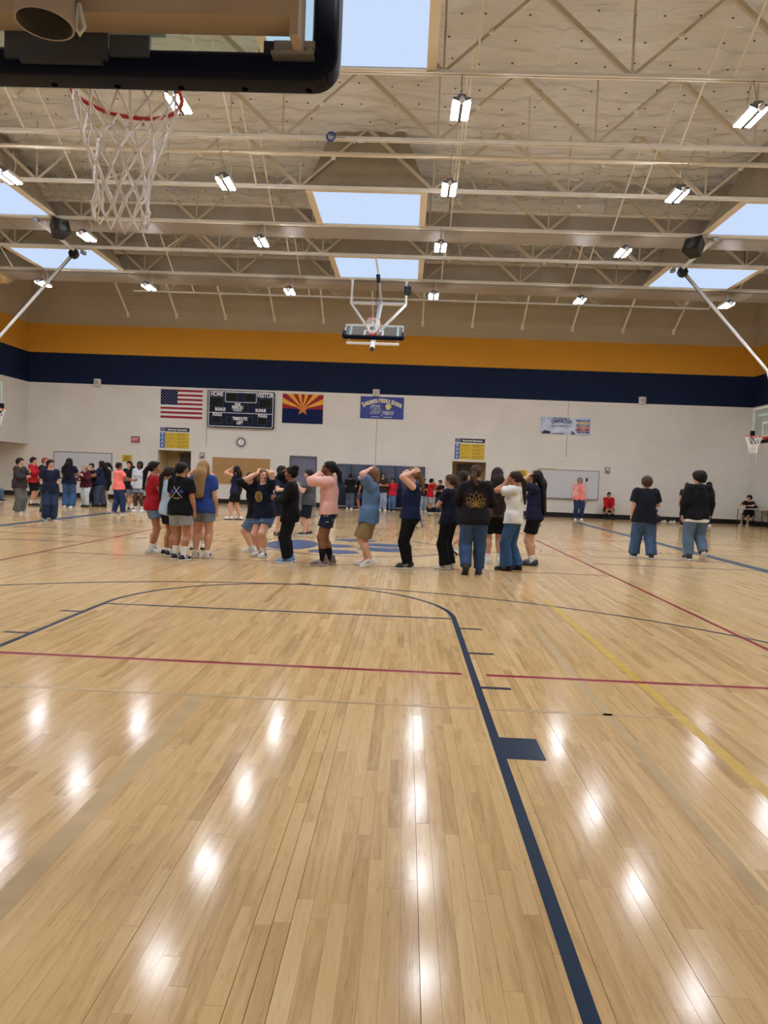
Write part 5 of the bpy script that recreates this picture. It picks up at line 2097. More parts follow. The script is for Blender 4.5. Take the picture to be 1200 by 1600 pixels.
    if cardigan:
        F = Field([lo[0], lo[1], P[2] - .16 * H], [hi[0], hi[1], neck[2] + .05 * H], hC)
        torso(F, .024 + top[3] * .6, .035)
        F.cap(chest, P - u * .07 * H, .080 * H * gl + .026 + top[3] * .6, .088 * H * gl + .034 + top[3], .03, flat=(dep, .84))
        F.plane(P - u * .045 * H, -u)
        F.plane(neck + u * .012 * H, u * 1.0 + fyv * .35)
        X, Y, Z = F.ax[0][:, None, None], F.ax[1][None, :, None], F.ax[2][None, None, :]
        opening = np.maximum(np.abs(X) - .062 - .02 * (P[2] + .2 - Z), -(Y - .01))
        F.F = np.maximum(F.F, (-opening + 0 * Z).astype(np.float32))
        for s in (-1, 1):
            S, el, W_ = arm[s][:3]
            F.cap(S, el, .036 * H * gl + .024, .034 * H * gl + .02, .02)
            F.cap(el, el + (W_ - el) * .8, .034 * H * gl + .02, .028 * H + .02, .02, cut=0)
        F.ripple(.006, seed * 5 + 3, 26, 14)
        put('cardigan', np_mesh('cardigan', *F.surface(), cardigan), t)
    if under:
        F = Field([lo[0], lo[1], P[2] - .2 * H], [hi[0], hi[1], P[2] + .1 * H], hC)
        F.cap(chest, P - u * .12 * H, .080 * H * gl + .012 + top[3] * .5, .092 * H * gl + .014 + top[3] * .9, .03, flat=(dep, .84))
        for s in (-1, 1):
            hip = legs[s][0]
            F.cap(hip + u * .03 * H, hip + (legs[s][1] - hip) * .3, .058 * H * gl + .016 + bot[2] * 1.1, .058 * H * gl + .016 + bot[2] * 1.1, .02)
        F.plane(P - u * (top[2] + .032) * H, -u)
        F.plane(P, u)
        put('undershirt_hem', np_mesh('undershirt_hem', *F.surface(), cloth_mat(under)), t)
    # ---------------- shoes and socks
    if shoe:
        kind, uc, scol, sock, stop = shoe
        up, so, la, sr = shoe_meshes(kind)
        ssc = H / 1.60
        for s in (-1, 1):
            hip, kn, ank = legs[s]
            yaw = -s * .16
            pit = 0.0
            base = np.array([ank[0], ank[1], -ground if seat is not None else 0.0])
            if lift and lift[0] == s:
                pit = -lift[2]
                base = np.array([ank[0], ank[1], ank[2] - .046 * H])
            o = bpy.data.objects.new('shoe', up)
            C.objects.link(o)
            o.parent = t
            o.location = base
            o.rotation_euler = (pit, 0, yaw)
            o.scale = (ssc * .98, ssc * 1.02, ssc)
            omat(o, mat('shoe_%d_%d_%d' % uc, uc, .6, var=.06, vscale=20))
            q = put('sole', so, o)
            omat(q, mat('sole_%d_%d_%d' % scol, scol, .6))
            if near:
                q = put('laces', la, o)
                omat(q, mat('sole_%d_%d_%d' % scol, scol, .6))
                q = put('side_stripes', sr, o)
                dk = (26, 28, 34) if sum(uc) > 360 else (214, 214, 214)
                omat(q, mat('shoe_%d_%d_%d' % dk, dk, .6, var=.06, vscale=20))
            if sock:
                F = Field(ank - np.array([.08, .08, .08]), ank + np.array([.08, .08, stop + .05]), .0085)
                calf = kn * .68 + ank * .32 - (np.array([0, .012, 0]) if seat is None else 0)
                fr_ = min(1.0, stop / np.linalg.norm(calf - ank))
                e = ank + (calf - ank) * fr_
                F.cap(ank - np.array([0, 0, .02]), ank, .022 * H + .007, .022 * H + .007, .01)
                F.cap(ank, e, .022 * H + .007, (.022 + (.037 * gl - .022) * fr_) * H + .006, .01, cut=0)
                put('sock', np_mesh('sock', *F.surface(), cloth_mat(sock)), t)
    # ---------------- hair
    F = Field(Hd - np.array([2.3, 2.3, 2.0]) * hs - np.array([0, .1, max(0, hairlen * H - .02) if style in ('long', 'pony', 'lowpony', 'braids') else 0]), Hd + 2.0 * hs, hH * 1.25)
    th_ = {'short': .16, 'curly': .30, 'mop': .36, 'crop': .07, 'afro': .3}.get(style, .13) * hs
    skull(F, th_)
    F.plane(hp_(0, .62 if style in ('mop', 'curly') else .50, .42), Rh @ np.array([0, .80, -.60]))
    if style in ('short', 'crop', 'mop', 'curly'):
        F.cap(hp_(0, -.45, .0), hp_(0, -.50, -.30), .46 * hs + th_, .40 * hs + th_ * .6, .02)
        F.plane(hp_(0, 0, -.28), Rh @ np.array([0, .45, -1.0]))
        if style in ('mop', 'short', 'curly'):
            F.cap(hp_(-.42, .52, .62), hp_(.42, .56, .62), .20 * hs, .20 * hs, .02)
            F.cap(hp_(0, -.2, .78), hp_(0, .35, .82), .40 * hs, .26 * hs, .03)
    else:
        F.plane(hp_(0, 0, -.42), Rh @ np.array([0, .75, -1.0]))
    sn = Rh @ np.array([0, -1.0, 0])
    back = neck - fyv * .078 * H * gl
    L = hairlen * H
    if style == 'long':
        F.cap(hp_(0, -.42, .1), back + u * .015 * H, .80 * hs, .86 * hs, .03, flat=(fyv, .58))
        F.cap(back + u * .015 * H, back - u * (L - .05) - fyv * .02 * H, .92 * hs, .76 * hs, .03, flat=(fyv, .38))
        for s in (-1, 1):
            F.cap(hp_(s * .60, -.02, .25), Sh[s] - fx * s * .045 * H + fyv * .02 * H + u * .03 * H, .24 * hs, .22 * hs, .03)
    elif style in ('pony', 'lowpony'):
        zz = .42 if style == 'pony' else -.08
        F.cap(hp_(0, -.84, zz), hp_(0, -1.12, zz + .02), .24 * hs, .26 * hs, .02)
        e1 = hp_(0, -1.35, zz - .45)
        e2 = back - u * max(.02, L - .10) - fyv * .03 * H
        F.chain([hp_(0, -1.12, zz), e1, e2], [.30 * hs, .36 * hs, .16 * hs], k=.02)
    elif style == 'bun':
        F.cap(hp_(0, -.62, .82), hp_(0, -.80, .72), .36 * hs, .34 * hs, .02)
        F.cap(hp_(0, -.75, -.05), hp_(0, -.9, -.2), .25 * hs, .2 * hs, .02)
    elif style == 'puff':
        for q in range(9):
            a = q * .7
            F.cap(hp_(.42 * math.cos(a), -.50 + .35 * math.sin(a), .80 + .12 * (q % 3)), hp_(.5 * math.cos(a), -.52 + .4 * math.sin(a), .82 + .12 * (q % 3)), .32 * hs, .28 * hs, .02)
    elif style == 'bob':
        F.cap(hp_(0, -.38, .1), hp_(0, -.40, -.75), .76 * hs, .66 * hs, .03, flat=(Rh @ np.array([0, 1, 0]), .75))
        for s in (-1, 1):
            F.cap(hp_(s * .60, .12, .35), hp_(s * .60, .05, -.70), .24 * hs, .20 * hs, .02)
    X, Y, Z = F.ax[0][:, None, None] - Hd[0], F.ax[1][None, :, None] - Hd[1], F.ax[2][None, None, :] - Hd[2]
    amp = .0028 if style not in ('curly', 'mop', 'puff') else .005
    if style in ('curly', 'puff'):
        F.F = F.F + (amp * (np.sin(X * 190 + seed) * np.sin(Y * 180) * np.sin(Z * 170)) * 1.6).astype(np.float32)
    else:
        F.F = F.F + (amp * np.sin(np.arctan2(X, -Y + .03) * 17 + np.sin(Z * 40) * .6)).astype(np.float32)
    hV, hF_ = F.surface()
    if len(hV):
        ho = put('hair', np_mesh('hair', hV, hF_, hm_), t)
        if style == 'pony' and near:
            q = hp_(0, -1.0, .42)
            MB().tube([q + Rh @ np.array([.28 * math.cos(a), 0, .28 * math.sin(a)]) * hs for a in np.linspace(0, 2 * math.pi, 12, endpoint=False)], .006, 5, True).build('hair_tie', M_BLACK, ho)
    # ---------------- face
    if near or abs(((face + math.degrees(look[0])) % 360) - 180) < 120:
        for s in (-1, 1):
            m_ = MB()
            c = hp_(s * .29, .655, .115)
            fw = Rh @ np.array([0, 1.0, 0])
            vs, fs = [], []
            for i in range(5):
                for k in range(8):
                    a, b = math.pi * (i + .001) / 4.002, 2 * math.pi * k / 8
                    d_ = fw * math.cos(a) + (Rh @ np.array([math.cos(b), 0, math.sin(b)])) * math.sin(a)
                    vs.append(c + d_ * .118 * hs)
            for i in range(4):
                for k in range(8):
                    fs.append((i * 8 + k, i * 8 + (k + 1) % 8, (i + 1) * 8 + (k + 1) % 8, (i + 1) * 8 + k))
            m_.v, m_.f, m_.mi = [tuple(v) for v in vs], fs, [1 if i < 1 else 0 for i in range(4) for k in range(8)]
            m_.build('eye', [M_EYEW, M_IRIS], t, True)
            MB().tube([hp_(s * .14, .80, .33), hp_(s * .30, .79, .37), hp_(s * .44, .70, .32)], [.020 * hs, .028 * hs, .014 * hs], 5).build('eyebrow', hm_, t, True)
        lp = tuple(int(a * b) for a, b in zip(SKINS[skin], (.82, .62, .62)))
        MB().tube([hp_(-.19, .735, -.40), hp_(-.08, .80, -.385), hp_(0, .81, -.395), hp_(.08, .80, -.385), hp_(.19, .735, -.40)], [.015 * hs, .042 * hs, .045 * hs, .042 * hs, .015 * hs], 6).build('lips', mat('lips_%d_%d_%d' % lp, lp, .5), t, True)
    if glasses:
        m_ = MB()
        for s in (-1, 1):
            m_.tube([hp_(s * .30 + .19 * math.cos(a), .86, .12 + .15 * math.sin(a)) for a in np.linspace(0, 2 * math.pi, 12, endpoint=False)], .0022, 5, True)
            m_.tube([hp_(s * .49, .84, .14), hp_(s * .70, 0, .14)], .0022, 5)
        m_.tube([hp_(-.11, .87, .14), hp_(.11, .87, .14)], .0022, 5)
        m_.build('glasses', M_BLACK, t)
    info = dict(root=t, P=P, u=u, fx=fx, fy=fyv, chest=chest, waist=waist, neck=neck, Hd=Hd, hp=hp_, hs=hs, arm=arm, legs=legs, shirt=shirtV, H=H)
    return info


def stick(inf, pts, m, name, r=.004, side=-1, off=.003, closed=False, fill=False):
    """draw a motif on the shirt: pts (u across, v up from the chest) follow the cloth surface"""
    V = inf['shirt']
    base = inf['chest']
    out = []
    for a, b in pts:
        p = base + inf['fx'] * a + inf['u'] * b
        rel_ = V - p
        lat = rel_ @ inf['fx']
        ver = rel_ @ inf['u']
        dd = lat * lat + ver * ver
        k = dd < .018 ** 2
        fr = (rel_ @ inf['fy'])
        if not k.any():
            k = dd < .05 ** 2
        e = (fr[k].max() if side > 0 else fr[k].min()) if k.any() else side * .1
        out.append(p + inf['fy'] * (e + side * off))
    if fill:
        c = sum(out) / len(out)
        n = len(out)
        fwd_ = inf['fy'] * side * .004
        return MB().add(out + [c + fwd_] + [q - inf['fy'] * side * .006 for q in out], [(i, (i + 1) % n, n) for i in range(n)] + [(i, (i + 1) % n, n + 1 + (i + 1) % n, n + 1 + i) for i in range(n)]).build(name, m, inf['root'])
    return MB().tube(out, r, 5, closed).build(name, m, inf['root'])


T = lambda c, slv=.62, hem=.035, loose=.018, kind='t': (c, slv, hem, loose, kind)
B = lambda c, ln, loose=.012, kind='c', flare=0.0: (c, ln, loose, kind, flare)
WHT, BLK, NVY = (228, 228, 226), (20, 20, 24), (24, 32, 58)
LOWW = ('low', WHT, WHT, WHT, .09)
LOWB = ('low', (34, 36, 40), WHT, None, 0)
LOWK = ('low', (26, 26, 28), (30, 30, 32), None, 0)
RING = 'students standing in the ring at centre court'

# the ring, left to right
person('girl in red top and denim shorts, leftmost of the ring', -2.93, 10.32, 1.52, -62, 'tan', 'black', 'lowpony', T((164, 28, 44), .5, .045, .012, 'polo'), B((104, 128, 150), .25, .012, 'denim'), ('low', WHT, WHT, WHT, .10), arms=('front', 'front'), near=True, hairlen=.20, look=(-.25, 0), stance=(.03, -.04), group=RING)
person('girl in pale blue top with long dark ponytail behind the red-topped girl', -2.58, 10.06, 1.44, -48, 'tan', 'dbrown', 'lowpony', T((172, 196, 222), .0, .05, .010), B((18, 20, 32), .30, .014), ('low', BLK, WHT, WHT, .06), arms=('front', 'front'), near=True, hairlen=.26, look=(-.2, 0), group=RING)
p3 = person('girl in black T-shirt with crossed emblem on its back and grey denim shorts', -2.22, 9.54, 1.51, -14, 'tan', 'black', 'lowpony', T((16, 16, 22), .70, .05, .022), B((150, 158, 166), .30, .018, 'denim'), ('low', BLK, WHT, WHT, .15), arms=('front', 'down'), near=True, g=1.05, hairlen=.12, look=(-.5, 0), stance=(.03, -.05), group=RING)
person('girl with both hands on her head hidden behind the long-haired blonde', -2.42, 11.19, 1.46, 8, 'fair', 'lbrown', 'lowpony', T((96, 100, 112), .5), B((26, 28, 36), .25), ('low', WHT, BLK, WHT, .08), arms=('headback', 'headback'), near=True, stance=(.0, .05), hairlen=.12, group=RING)
person('girl in royal blue T-shirt with long blonde hair and grey denim shorts', -2.01, 9.99, 1.56, -6, 'light', 'blonde', 'long', T((44, 70, 142), .62, .05, .020), B((120, 130, 140), .26, .014, 'denim'), ('low', (206, 200, 192), WHT, WHT, .05), arms=('front', 'down'), near=True, g=1.08, hairlen=.20, group=RING)
person('girl in navy sleeveless top and black shorts walking alone by the cork board', -3.74, 19.46, 1.58, 80, 'light', 'black', 'long', T((28, 36, 60), .0, .03, .010), B(BLK, .38, .006), ('low', WHT, BLK, None, 0), arms=('brow', 'brow'), near=True, hairlen=.30, stance=(.10, -.12))
person('student in black top and long denim shorts bent behind the tiger-shirt girl', -1.38, 11.17, 1.47, 96, 'fair', 'dbrown', 'short', T((20, 20, 24), 1.3, .04, .016), B((98, 122, 150), .46, .014, 'denim'), ('low', WHT, WHT, WHT, .05), arms=('headback', 'down'), near=True, lean=(.18, 0), crouch=.07, stance=(.05, -.02), group=RING)
p8 = person('girl in navy T-shirt with gold emblem, hands on her head, knees bent', -1.09, 10.54, 1.52, 150, 'fair', 'lbrown', 'lowpony', T((18, 24, 46), .62, .04, .016), B((84, 108, 142), .30, .012, 'denim'), LOWW, arms=('head', 'headback'), near=True, g=1.1, lean=(.10, .04), crouch=.055, stance=(.10, -.02), look=(1.1, .05), hairlen=.12, group=RING)
person('boy in navy shirt standing behind the ring, face turned right', -1.59, 14.83, 1.57, -120, 'fair', 'dbrown', 'short', T((26, 34, 60), .65, .05, .02), B((24, 26, 34), .48, .02), LOWK, sex='m', arms=('front', 'front'), near=True, look=(.5, 0))
person('student dressed all in black with pale blue sneakers, hand on head', -.55, 9.81, 1.51, 92, 'brown', 'black', 'puff', T((14, 14, 16), 1.95, .08, .022), B((16, 18, 24), .97, .010, 'c', .006), ('high', (112, 148, 196), WHT, None, 0), arms=('front', 'headback'), near=True, stance=(.02, .0), group=RING)
person('boy in charcoal T-shirt and long navy shorts standing beyond the ring', -1.00, 15.14, 1.51, 98, 'fair', 'dbrown', 'short', T((74, 78, 84), .65, .05, .022), B((26, 30, 48), .50, .028), ('low', (34, 40, 54), WHT, None, 0), sex='m', arms=('chest', 'front'), near=True, g=1.08, stance=(.04, -.04))
p12 = person('student in pink satin jacket, patterned navy shorts and black socks', .07, 9.69, 1.62, 93, 'brown', 'black', 'lowpony', ((224, 172, 164), 1.95, .02, .030, 'satin'), B((30, 38, 66), .30, .012), ('high', (112, 100, 96), (176, 168, 160), BLK, .20), arms=('face', 'face'), near=True, hairlen=.10, stance=(.06, -.05), g=.95, group=RING)
person('student in sky blue T-shirt and khaki cargo shorts, arms on head', .71, 9.75, 1.55, 86, 'fair', 'lbrown', 'bob', T((88, 118, 158), .80, .07, .032), B((142, 122, 92), .47, .030), ('low', WHT, WHT, None, 0), sex='m', arms=('head', 'headback'), near=True, stance=(-.06, .04), lift=(-1, .05, .45), lean=(-.04, 0), look=(0, -.25), group=RING)
person('girl in navy tank top and black leggings, both hands on her head', 1.34, 9.73, 1.57, 97, 'fair', 'lbrown', 'lowpony', T((22, 32, 66), 0, .02, .010), B((14, 14, 17), .98, .008), ('low', BLK, WHT, None, 0), arms=('headback', 'head'), near=True, g=1.12, hairlen=.14, lean=(-.06, 0), look=(0, .1), stance=(.03, -.02), group=RING)
person('girl in navy polo with folded arms and flared black trousers', 1.97, 9.86, 1.49, 66, 'light', 'brown', 'lowpony', T((22, 28, 48), .62, .04, .014, 'polo'), B((16, 16, 20), .98, .012, 'c', .028), LOWW, arms=('fold', 'fold'), near=True, hairlen=.09, group=RING)
person('long-haired girl in dark top and shorts mid-step behind the black hoodie', 2.36, 12.25, 1.64, -70, 'light', 'dbrown', 'long', T((26, 26, 34), .5), B(BLK, .34), ('low', WHT, BLK, WHT, .07), arms=('front', 'down'), near=True, hairlen=.22, stance=(.10, -.28), crouch=.05, lift=(1, .10, .6), group=RING)
p17 = person('student in black hoodie with gold lotus drawing on its back', 2.31, 9.29, 1.64, -2, 'light', 'brown', 'lowpony', T((24, 22, 28), 1.95, .055, .034, 'hoodie'), B((58, 84, 124), .98, .014, 'denim', .006), ('low', (40, 52, 84), (46, 50, 56), None, 0), arms=('front', 'front'), near=True, g=1.1, hairlen=.07, look=(-.35, 0), stance=(-.12, .12), lift=(-1, .06, .9), group=RING)
person('girl in brown top with very long dark hair and black shorts', 2.83, 10.95, 1.65, 6, 'light', 'dbrown', 'long', T((74, 58, 58), .62, .03, .014), B((14, 14, 17), .40, .010), LOWW, arms=('front', 'front'), near=True, g=1.12, hairlen=.30, look=(-.2, 0), group=RING)
person('girl in white T-shirt and flared jeans holding her head', 3.01, 10.05, 1.58, 68, 'tan', 'dbrown', 'lowpony', T((224, 224, 222), .62, .035, .020), B((58, 88, 128), .99, .010, 'denim', .035), ('low', BLK, (24, 24, 26), None, 0), arms=('face', 'brow'), near=True, hairlen=.22, stance=(.06, -.06), group=RING)
person('girl in navy T-shirt, black shorts and dark clogs, rightmost of the ring', 3.49, 10.90, 1.62, 72, 'light', 'black', 'long', T((30, 34, 62), .60, .025, .014), B((14, 14, 17), .36, .010), ('clog', (44, 50, 60), (44, 50, 60), WHT, .10), arms=('brow', 'headback'), near=True, g=1.05, hairlen=.28, group=RING)

# the group on the left
LG = 'students in the left group'
i21 = person('person in dark grey jacket and grey trousers, leftmost standing figure', -9.64, 18.42, 1.55, -92, 'light', 'dbrown', 'short', T((56, 48, 50), 1.95, .05, .03, 'jacket'), B((96, 98, 94), .98, .03, 'c', .03), ('low', (196, 194, 190), WHT, None, 0), sex='m', g=1.08, arms=('chest', 'front'), group=LG)
person('boy in red hoodie and black shorts at far left', -11.35, 22.38, 1.62, -84, 'light', 'dbrown', 'short', T((176, 26, 40), 1.95, .03, .03, 'hoodie'), B((18, 18, 22), .42, .02), ('low', BLK, (40, 40, 42), WHT, .12), sex='m', arms=('front', 'chest'), group=LG)
person('student in black hoodie and grey jeans behind the navy polo boy', -9.56, 19.68, 1.61, -96, 'pink', 'red', 'crop', T((22, 22, 28), 1.95, .06, .03, 'hoodie'), B((86, 98, 114), .98, .02, 'denim'), LOWK, sex='m', arms=('front', 'chest'), group=LG)
person('boy in navy polo and dark jeans with hands in pockets', -7.72, 16.34, 1.52, -138, 'light', 'black', 'short', T((24, 30, 52), .68, .05, .02, 'polo'), B((42, 56, 84), .98, .022, 'denim', .01), ('low', (36, 42, 66), WHT, None, 0), sex='m', arms=('pocket', 'pocket'), look=(.4, 0), group=LG)
person('girl with long black hair in black top and wide blue jeans, back turned', -9.82, 21.77, 1.64, 4, 'tan', 'black', 'long', T((24, 30, 56), .62, .03, .014), B((62, 92, 134), .98, .03, 'denim', .03), LOWW, arms=('front', 'front'), hairlen=.24, group=LG)
person('girl in maroon hoodie and two-tone pale trousers', -9.75, 22.89, 1.43, 160, 'fair', 'blonde', 'bob', T((78, 26, 40), 1.95, .04, .028, 'hoodie'), B((198, 208, 220), .98, .022, 'denim', .012), LOWK, arms=('chest', 'front'), lean=(.06, .06), stance=(.06, -.06), group=LG)
person('student in black jacket half hidden behind the maroon hoodie', -10.02, 23.9, 1.50, 178, 'light', 'dbrown', 'short', T((22, 22, 28), 1.95, .05, .03), B((40, 42, 50), .98, .02), LOWK, sex='m', arms=('front', 'hip'), group=LG)
person('girl in navy polo and jeans with long black hair facing left', -9.40, 23.3, 1.60, 92, 'tan', 'black', 'long', T((30, 38, 66), .68, .03, .022, 'polo'), B((66, 80, 104), .98, .022, 'denim', .02), LOWK, g=1.15, arms=('out', 'front'), hairlen=.17, stance=(.1, -.08), group=LG)
person('girl with glasses in black T-shirt and shorts by the whiteboard edge', -9.97, 25.15, 1.57, 120, 'light', 'black', 'lowpony', T((22, 22, 26), .62), B(BLK, .36), LOWW, arms=('front', 'front'), glasses=True, hairlen=.1, group=LG)
person('woman in bright coral T-shirt and dark jeans with cropped hair', -7.29, 19.60, 1.55, -42, 'brown', 'black', 'crop', T((255, 128, 122), .60, .035, .014), B((40, 58, 98), .97, .010, 'denim'), ('low', (150, 140, 128), WHT, None, 0), g=1.12, arms=('out', 'out'), stance=(-.08, .10))
person('student in black T-shirt and shorts under the yellow notice', -8.45, 23.4, 1.62, 168, 'light', 'dbrown', 'short', T((26, 26, 32), .62), B(BLK, .42), LOWW, sex='m', arms=('front', 'out'), group=LG)
person('girl in black with a curtain of dark hair beside the pale grey hoodie', -7.80, 22.0, 1.48, 14, 'light', 'black', 'long', T((20, 20, 26), .62, .04), B((126, 140, 160), .30, .014, 'denim'), ('low', BLK, WHT, None, 0), arms=('front', 'front'), hairlen=.2, group=LG)
person('girl in pale grey zip hoodie and denim shorts with black hair', -7.28, 21.26, 1.62, 172, 'dark', 'black', 'bob', T((192, 198, 206), 1.9, .05, .03, 'hoodie'), B((128, 142, 162), .28, .016, 'denim'), ('low', WHT, WHT, WHT, .12), arms=('down', 'down'), group=LG)
person('student sitting on the bleacher edge at the left margin', -13.78, 24.0, 1.52, -96, 'light', 'lbrown', 'short', T((186, 188, 196), 1.2, .03), B((92, 112, 140), .97, .016, 'denim'), LOWB, sex='m', arms=('knee', 'knee'), seat=.42)

# along the wall mats
MG = 'students along the wall mats'
person('student in black T-shirt and slate trousers at the left wall mats', -1.11, 28.95, 1.50, -15, 'tan', 'black', 'short', T((18, 20, 26), .68, .05, .02), B((82, 90, 108), .98, .024), LOWW, sex='m', arms=('front', 'front'), group=MG)
person('student in black top and slate shorts between two others at the mats', -.72, 29.2, 1.49, 100, 'tan', 'black', 'short', T((22, 22, 28), .62), B((70, 76, 92), .46, .02), LOWB, sex='m', arms=('down', 'down'), group=MG)
person('boy in dark vest over mustard shirt and pale jeans', .27, 29.15, 1.60, -160, 'tan', 'black', 'short', T((48, 42, 34), .62, .03), B((150, 166, 190), .98, .022, 'denim', .01), LOWW, sex='m', arms=('fold', 'fold'), group=MG)
person('boy in red shirt and jeans with hands behind his back at the mats', .69, 29.25, 1.40, 178, 'tan', 'black', 'short', T((190, 34, 54), .75, .04, .02, 'polo'), B((84, 108, 138), .98, .02, 'denim'), LOWB, sex='m', arms=('behind', 'behind'), group=MG)
person('dark-haired boy in black with pale jeans right of the wall mats', 2.03, 29.5, 1.44, -150, 'tan', 'black', 'short', T((30, 30, 36), .62), B((160, 170, 186), .98, .02, 'denim'), LOWW, sex='m', arms=('front', 'front'), group=MG)
person('boy in red T-shirt and grey shorts leaning right of the wall mats', 2.28, 28.75, 1.44, -80, 'tan', 'black', 'short', T((180, 24, 36), .68, .05, .022), B((150, 150, 152), .48, .026), ('low', BLK, WHT, BLK, .12), sex='m', arms=('chest', 'face'), lean=(.10, 0), group=MG)
person('boy in black T-shirt with folded arms and jeans right of the wall mats', 2.72, 29.15, 1.39, 150, 'tan', 'black', 'short', T((32, 28, 32), .66), B((58, 78, 108), .98, .022, 'denim'), LOWB, sex='m', arms=('fold', 'fold'), group=MG)

# right side
i42 = person('woman in coral top and floral cardigan standing by the right whiteboard', 8.25, 27.57, 1.72, 176, 'light', 'grey', 'bob', T((240, 120, 112), .62, .03, .014), B((42, 54, 88), .98, .010, 'denim', .022), ('low', WHT, WHT, None, 0), g=1.1, arms=('down', 'down'), glasses=True, near=True, cardigan=floral_mat())
person('boy in red hoodie sitting on a low stool against the wall', 9.93, 29.42, 1.50, 178, 'tan', 'black', 'short', T((176, 24, 34), 1.95, .02, .03, 'hoodie'), B((20, 20, 24), .46, .02), ('low', BLK, BLK, BLK, .2), sex='m', arms=('knee', 'knee'), seat=.36, lean=(.20, 0))
person('boy in black T-shirt and baggy blue jeans walking away, curly hair', 6.06, 12.98, 1.62, -6, 'light', 'brown', 'curly', T((22, 24, 36), .72, .07, .036), B((66, 90, 124), .98, .026, 'denim', .022), ('low', (40, 46, 56), WHT, None, 0), sex='m', g=1.16, arms=('down', 'front'), near=True, stance=(.10, -.08), look=(.1, 0), spread=.055)
person('boy in black hoodie with white hem and jeans walking away', 7.11, 13.04, 1.76, 3, 'light', 'black', 'mop', T((18, 19, 27), 1.95, .05, .046, 'hoodie'), B((96, 118, 146), .97, .020, 'denim', .010), ('low', (44, 44, 48), WHT, None, 0), sex='m', g=1.12, arms=('down', 'down'), near=True, stance=(-.02, -.10), lift=(1, .08, .9), look=(.45, 0), under=(222, 222, 220), spread=.03)
person('student peeking out left of the walking black hoodie', 12.12, 26.55, 1.66, 150, 'light', 'dbrown', 'short', T((40, 42, 50), .62), B((52, 56, 66), .98, .02), LOWB, sex='m', arms=('down', 'down'))
person('student in grey shirt and black trousers right of the walking black hoodie', 13.02, 26.70, 1.72, 20, 'tan', 'black', 'short', T((112, 108, 110), .66, .05, .024), B((24, 24, 30), .98, .02), LOWW, sex='m', arms=('front', 'down'))
person('student in black sitting at the folding table in the corner', 15.58, 28.72, 1.48, 128, 'light', 'black', 'mop', T((22, 20, 24), .66, .02, .02), B((22, 22, 26), .42, .02), ('low', (206, 200, 200), WHT, None, 0), sex='m', arms=('table', 'table'), seat=.46, lean=(.12, 0))

# prints and extras that ride on the people
M_GOLD = mat('print_gold', (150, 116, 62), .6)
M_GOLDB = mat('print_gold_bright', (200, 160, 70), .6)
M_PBLUE = mat('print_blue', (36, 58, 160), .6)
# lotus line drawing on the black hoodie
for k, (ang, ln, wd) in enumerate(((0, .21, .045), (.45, .20, .045), (-.45, .20, .045), (.9, .18, .042), (-.9, .18, .042), (1.35, .15, .036), (-1.35, .15, .036))):
    P_ = []
    for q in range(13):
        t_ = q / 12
        wv = wd * math.sin(math.pi * t_)
        P_.append((t_ * ln, wv))
    for q in range(11, 0, -1):
        t_ = q / 12
        P_.append((t_ * ln, -wd * math.sin(math.pi * t_)))
    pts = [(a * math.sin(ang) + b * math.cos(ang), -.155 + a * math.cos(ang) - b * math.sin(ang)) for a, b in P_]
    stick(p17, pts, M_GOLD, 'lotus_print', .0042, -1, .002, True)
for k in range(5):
    stick(p17, [((k - 2) * .02, -.18), ((k - 2) * .04, -.11), ((k - 2) * .028, -.05)], M_GOLD, 'lotus_print', .0035, -1, .002)
# crossed emblem
for sgn in (-1, 1):
    stick(p3, [(sgn * (-.09 + .018 * q), -.13 + .022 * q) for q in range(9)], M_BWH, 'emblem_print', .004, -1, .002)
    stick(p3, [(sgn * .075 + .035 * math.cos(a), -.03 + .03 * math.sin(a)) for a in np.linspace(0, 2 * math.pi, 9, endpoint=False)], M_PBLUE, 'emblem_print', .004, -1, .002, True, True)
stick(p3, [(-.05 + .0125 * q, -.135 + .008 * math.sin(q * 2.2)) for q in range(9)], M_GOLDB, 'emblem_print', .006, -1, .002)
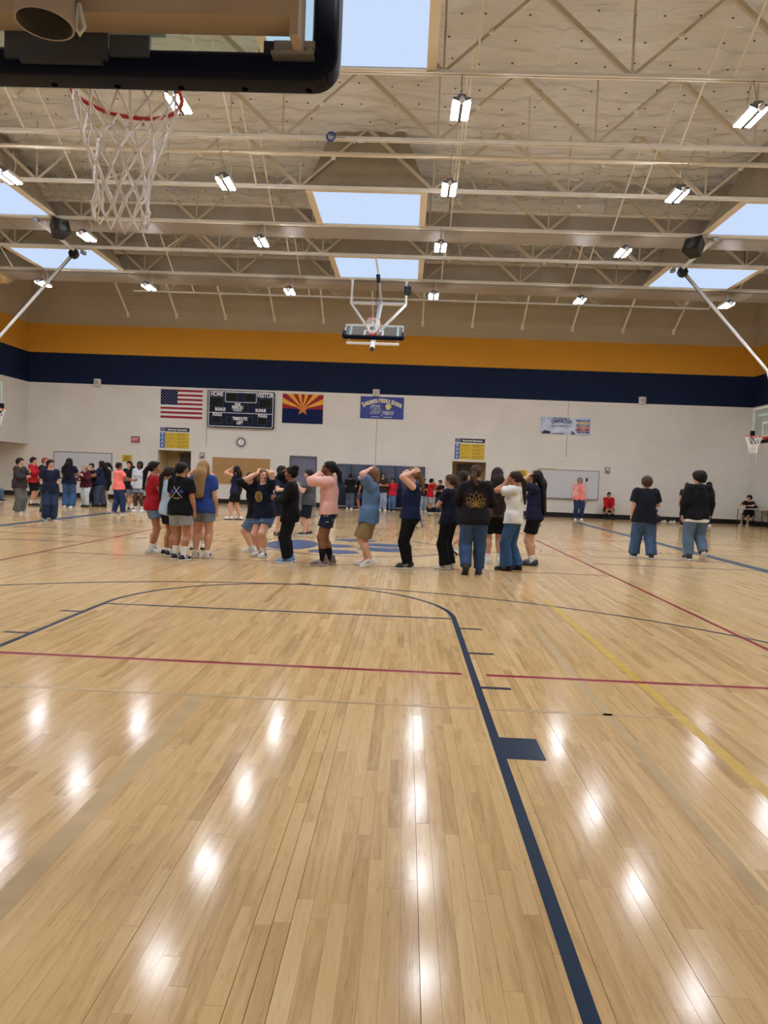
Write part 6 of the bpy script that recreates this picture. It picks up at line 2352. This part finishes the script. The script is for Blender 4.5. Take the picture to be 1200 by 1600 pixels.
# round gold emblem on the navy T-shirt
stick(p8, [(.075 * math.cos(a), -.03 + .082 * math.sin(a)) for a in np.linspace(0, 2 * math.pi, 16, endpoint=False)], M_GOLDB, 'emblem_print', .007, 1, .002, True)
for q in range(5):
    stick(p8, [(-.054 + .027 * q + .008 * math.sin(3 * w_), -.09 + .024 * w_) for w_ in range(6)], M_GOLDB, 'emblem_print', .0055, 1, .002)
# pattern on the shorts under the pink jacket, stripes and strap on the jacket
V_ = None
for o in p12['root'].children:
    if o.name.startswith('shorts'):
        co = np.empty(len(o.data.vertices) * 3, dtype=np.float32)
        o.data.vertices.foreach_get('co', co)
        V_ = co.reshape(-1, 3)
zs = V_[:, 2]
for q in range(26):
    a = random.uniform(0, 2 * math.pi)
    zz = random.uniform(zs.min() + .03, zs.max() - .09)
    d_ = np.array([math.cos(a), math.sin(a), 0])
    k = np.abs(zs - zz) < .02
    pr = V_[k] @ d_
    c = V_[k][pr.argmax()] + d_ * .001
    tn = np.array([-d_[1], d_[0], 0])
    L = random.uniform(.012, .03)
    MB().tube([c - tn * L, c + tn * L * .2 + np.array([0, 0, .014]), c + tn * L], .0035, 4).build('shorts_print', M_BWH, p12['root'])
# white hem below the black hoodie of the walking boy, pink ball and clipboard in hands
w_ = i21['arm'][1][2]
tr = i21['root']
cp_, sp_ = math.cos(tr.rotation_euler.z), math.sin(tr.rotation_euler.z)
bl_ = thing('ball', 'small pink ball held at the waist by the person in dark grey jacket', 'ball', (tr.location.x + cp_ * w_[0] - sp_ * (w_[1] + .085), tr.location.y + sp_ * w_[0] + cp_ * (w_[1] + .085), w_[2] + .02))
MB().lathe([(.035 * math.sin(math.pi * (k + .02) / 12.04), -.035 * math.cos(math.pi * (k + .02) / 12.04)) for k in range(13)], (0, 0, 0), 'z', 16).build('ball_skin', mat('ball_pink', (240, 110, 130), .5), bl_, True)
w_ = i42['arm'][-1][2]
cl_ = thing('clipboard', 'thin grey clipboard hanging from the hand of the woman in coral', 'clipboard', (8.25 - w_[0], 27.57 - w_[1] - .03, w_[2] - .1))
cl_.rotation_euler = (0, .25, .5)
MB().box((-.005, -.06, -.26), (.005, .06, .04)).build('board', mat('clip_grey', (120, 120, 124), .5), cl_)
MB().box((-.012, -.025, .02), (.012, .025, .045)).build('clip', M_CHROME, cl_)
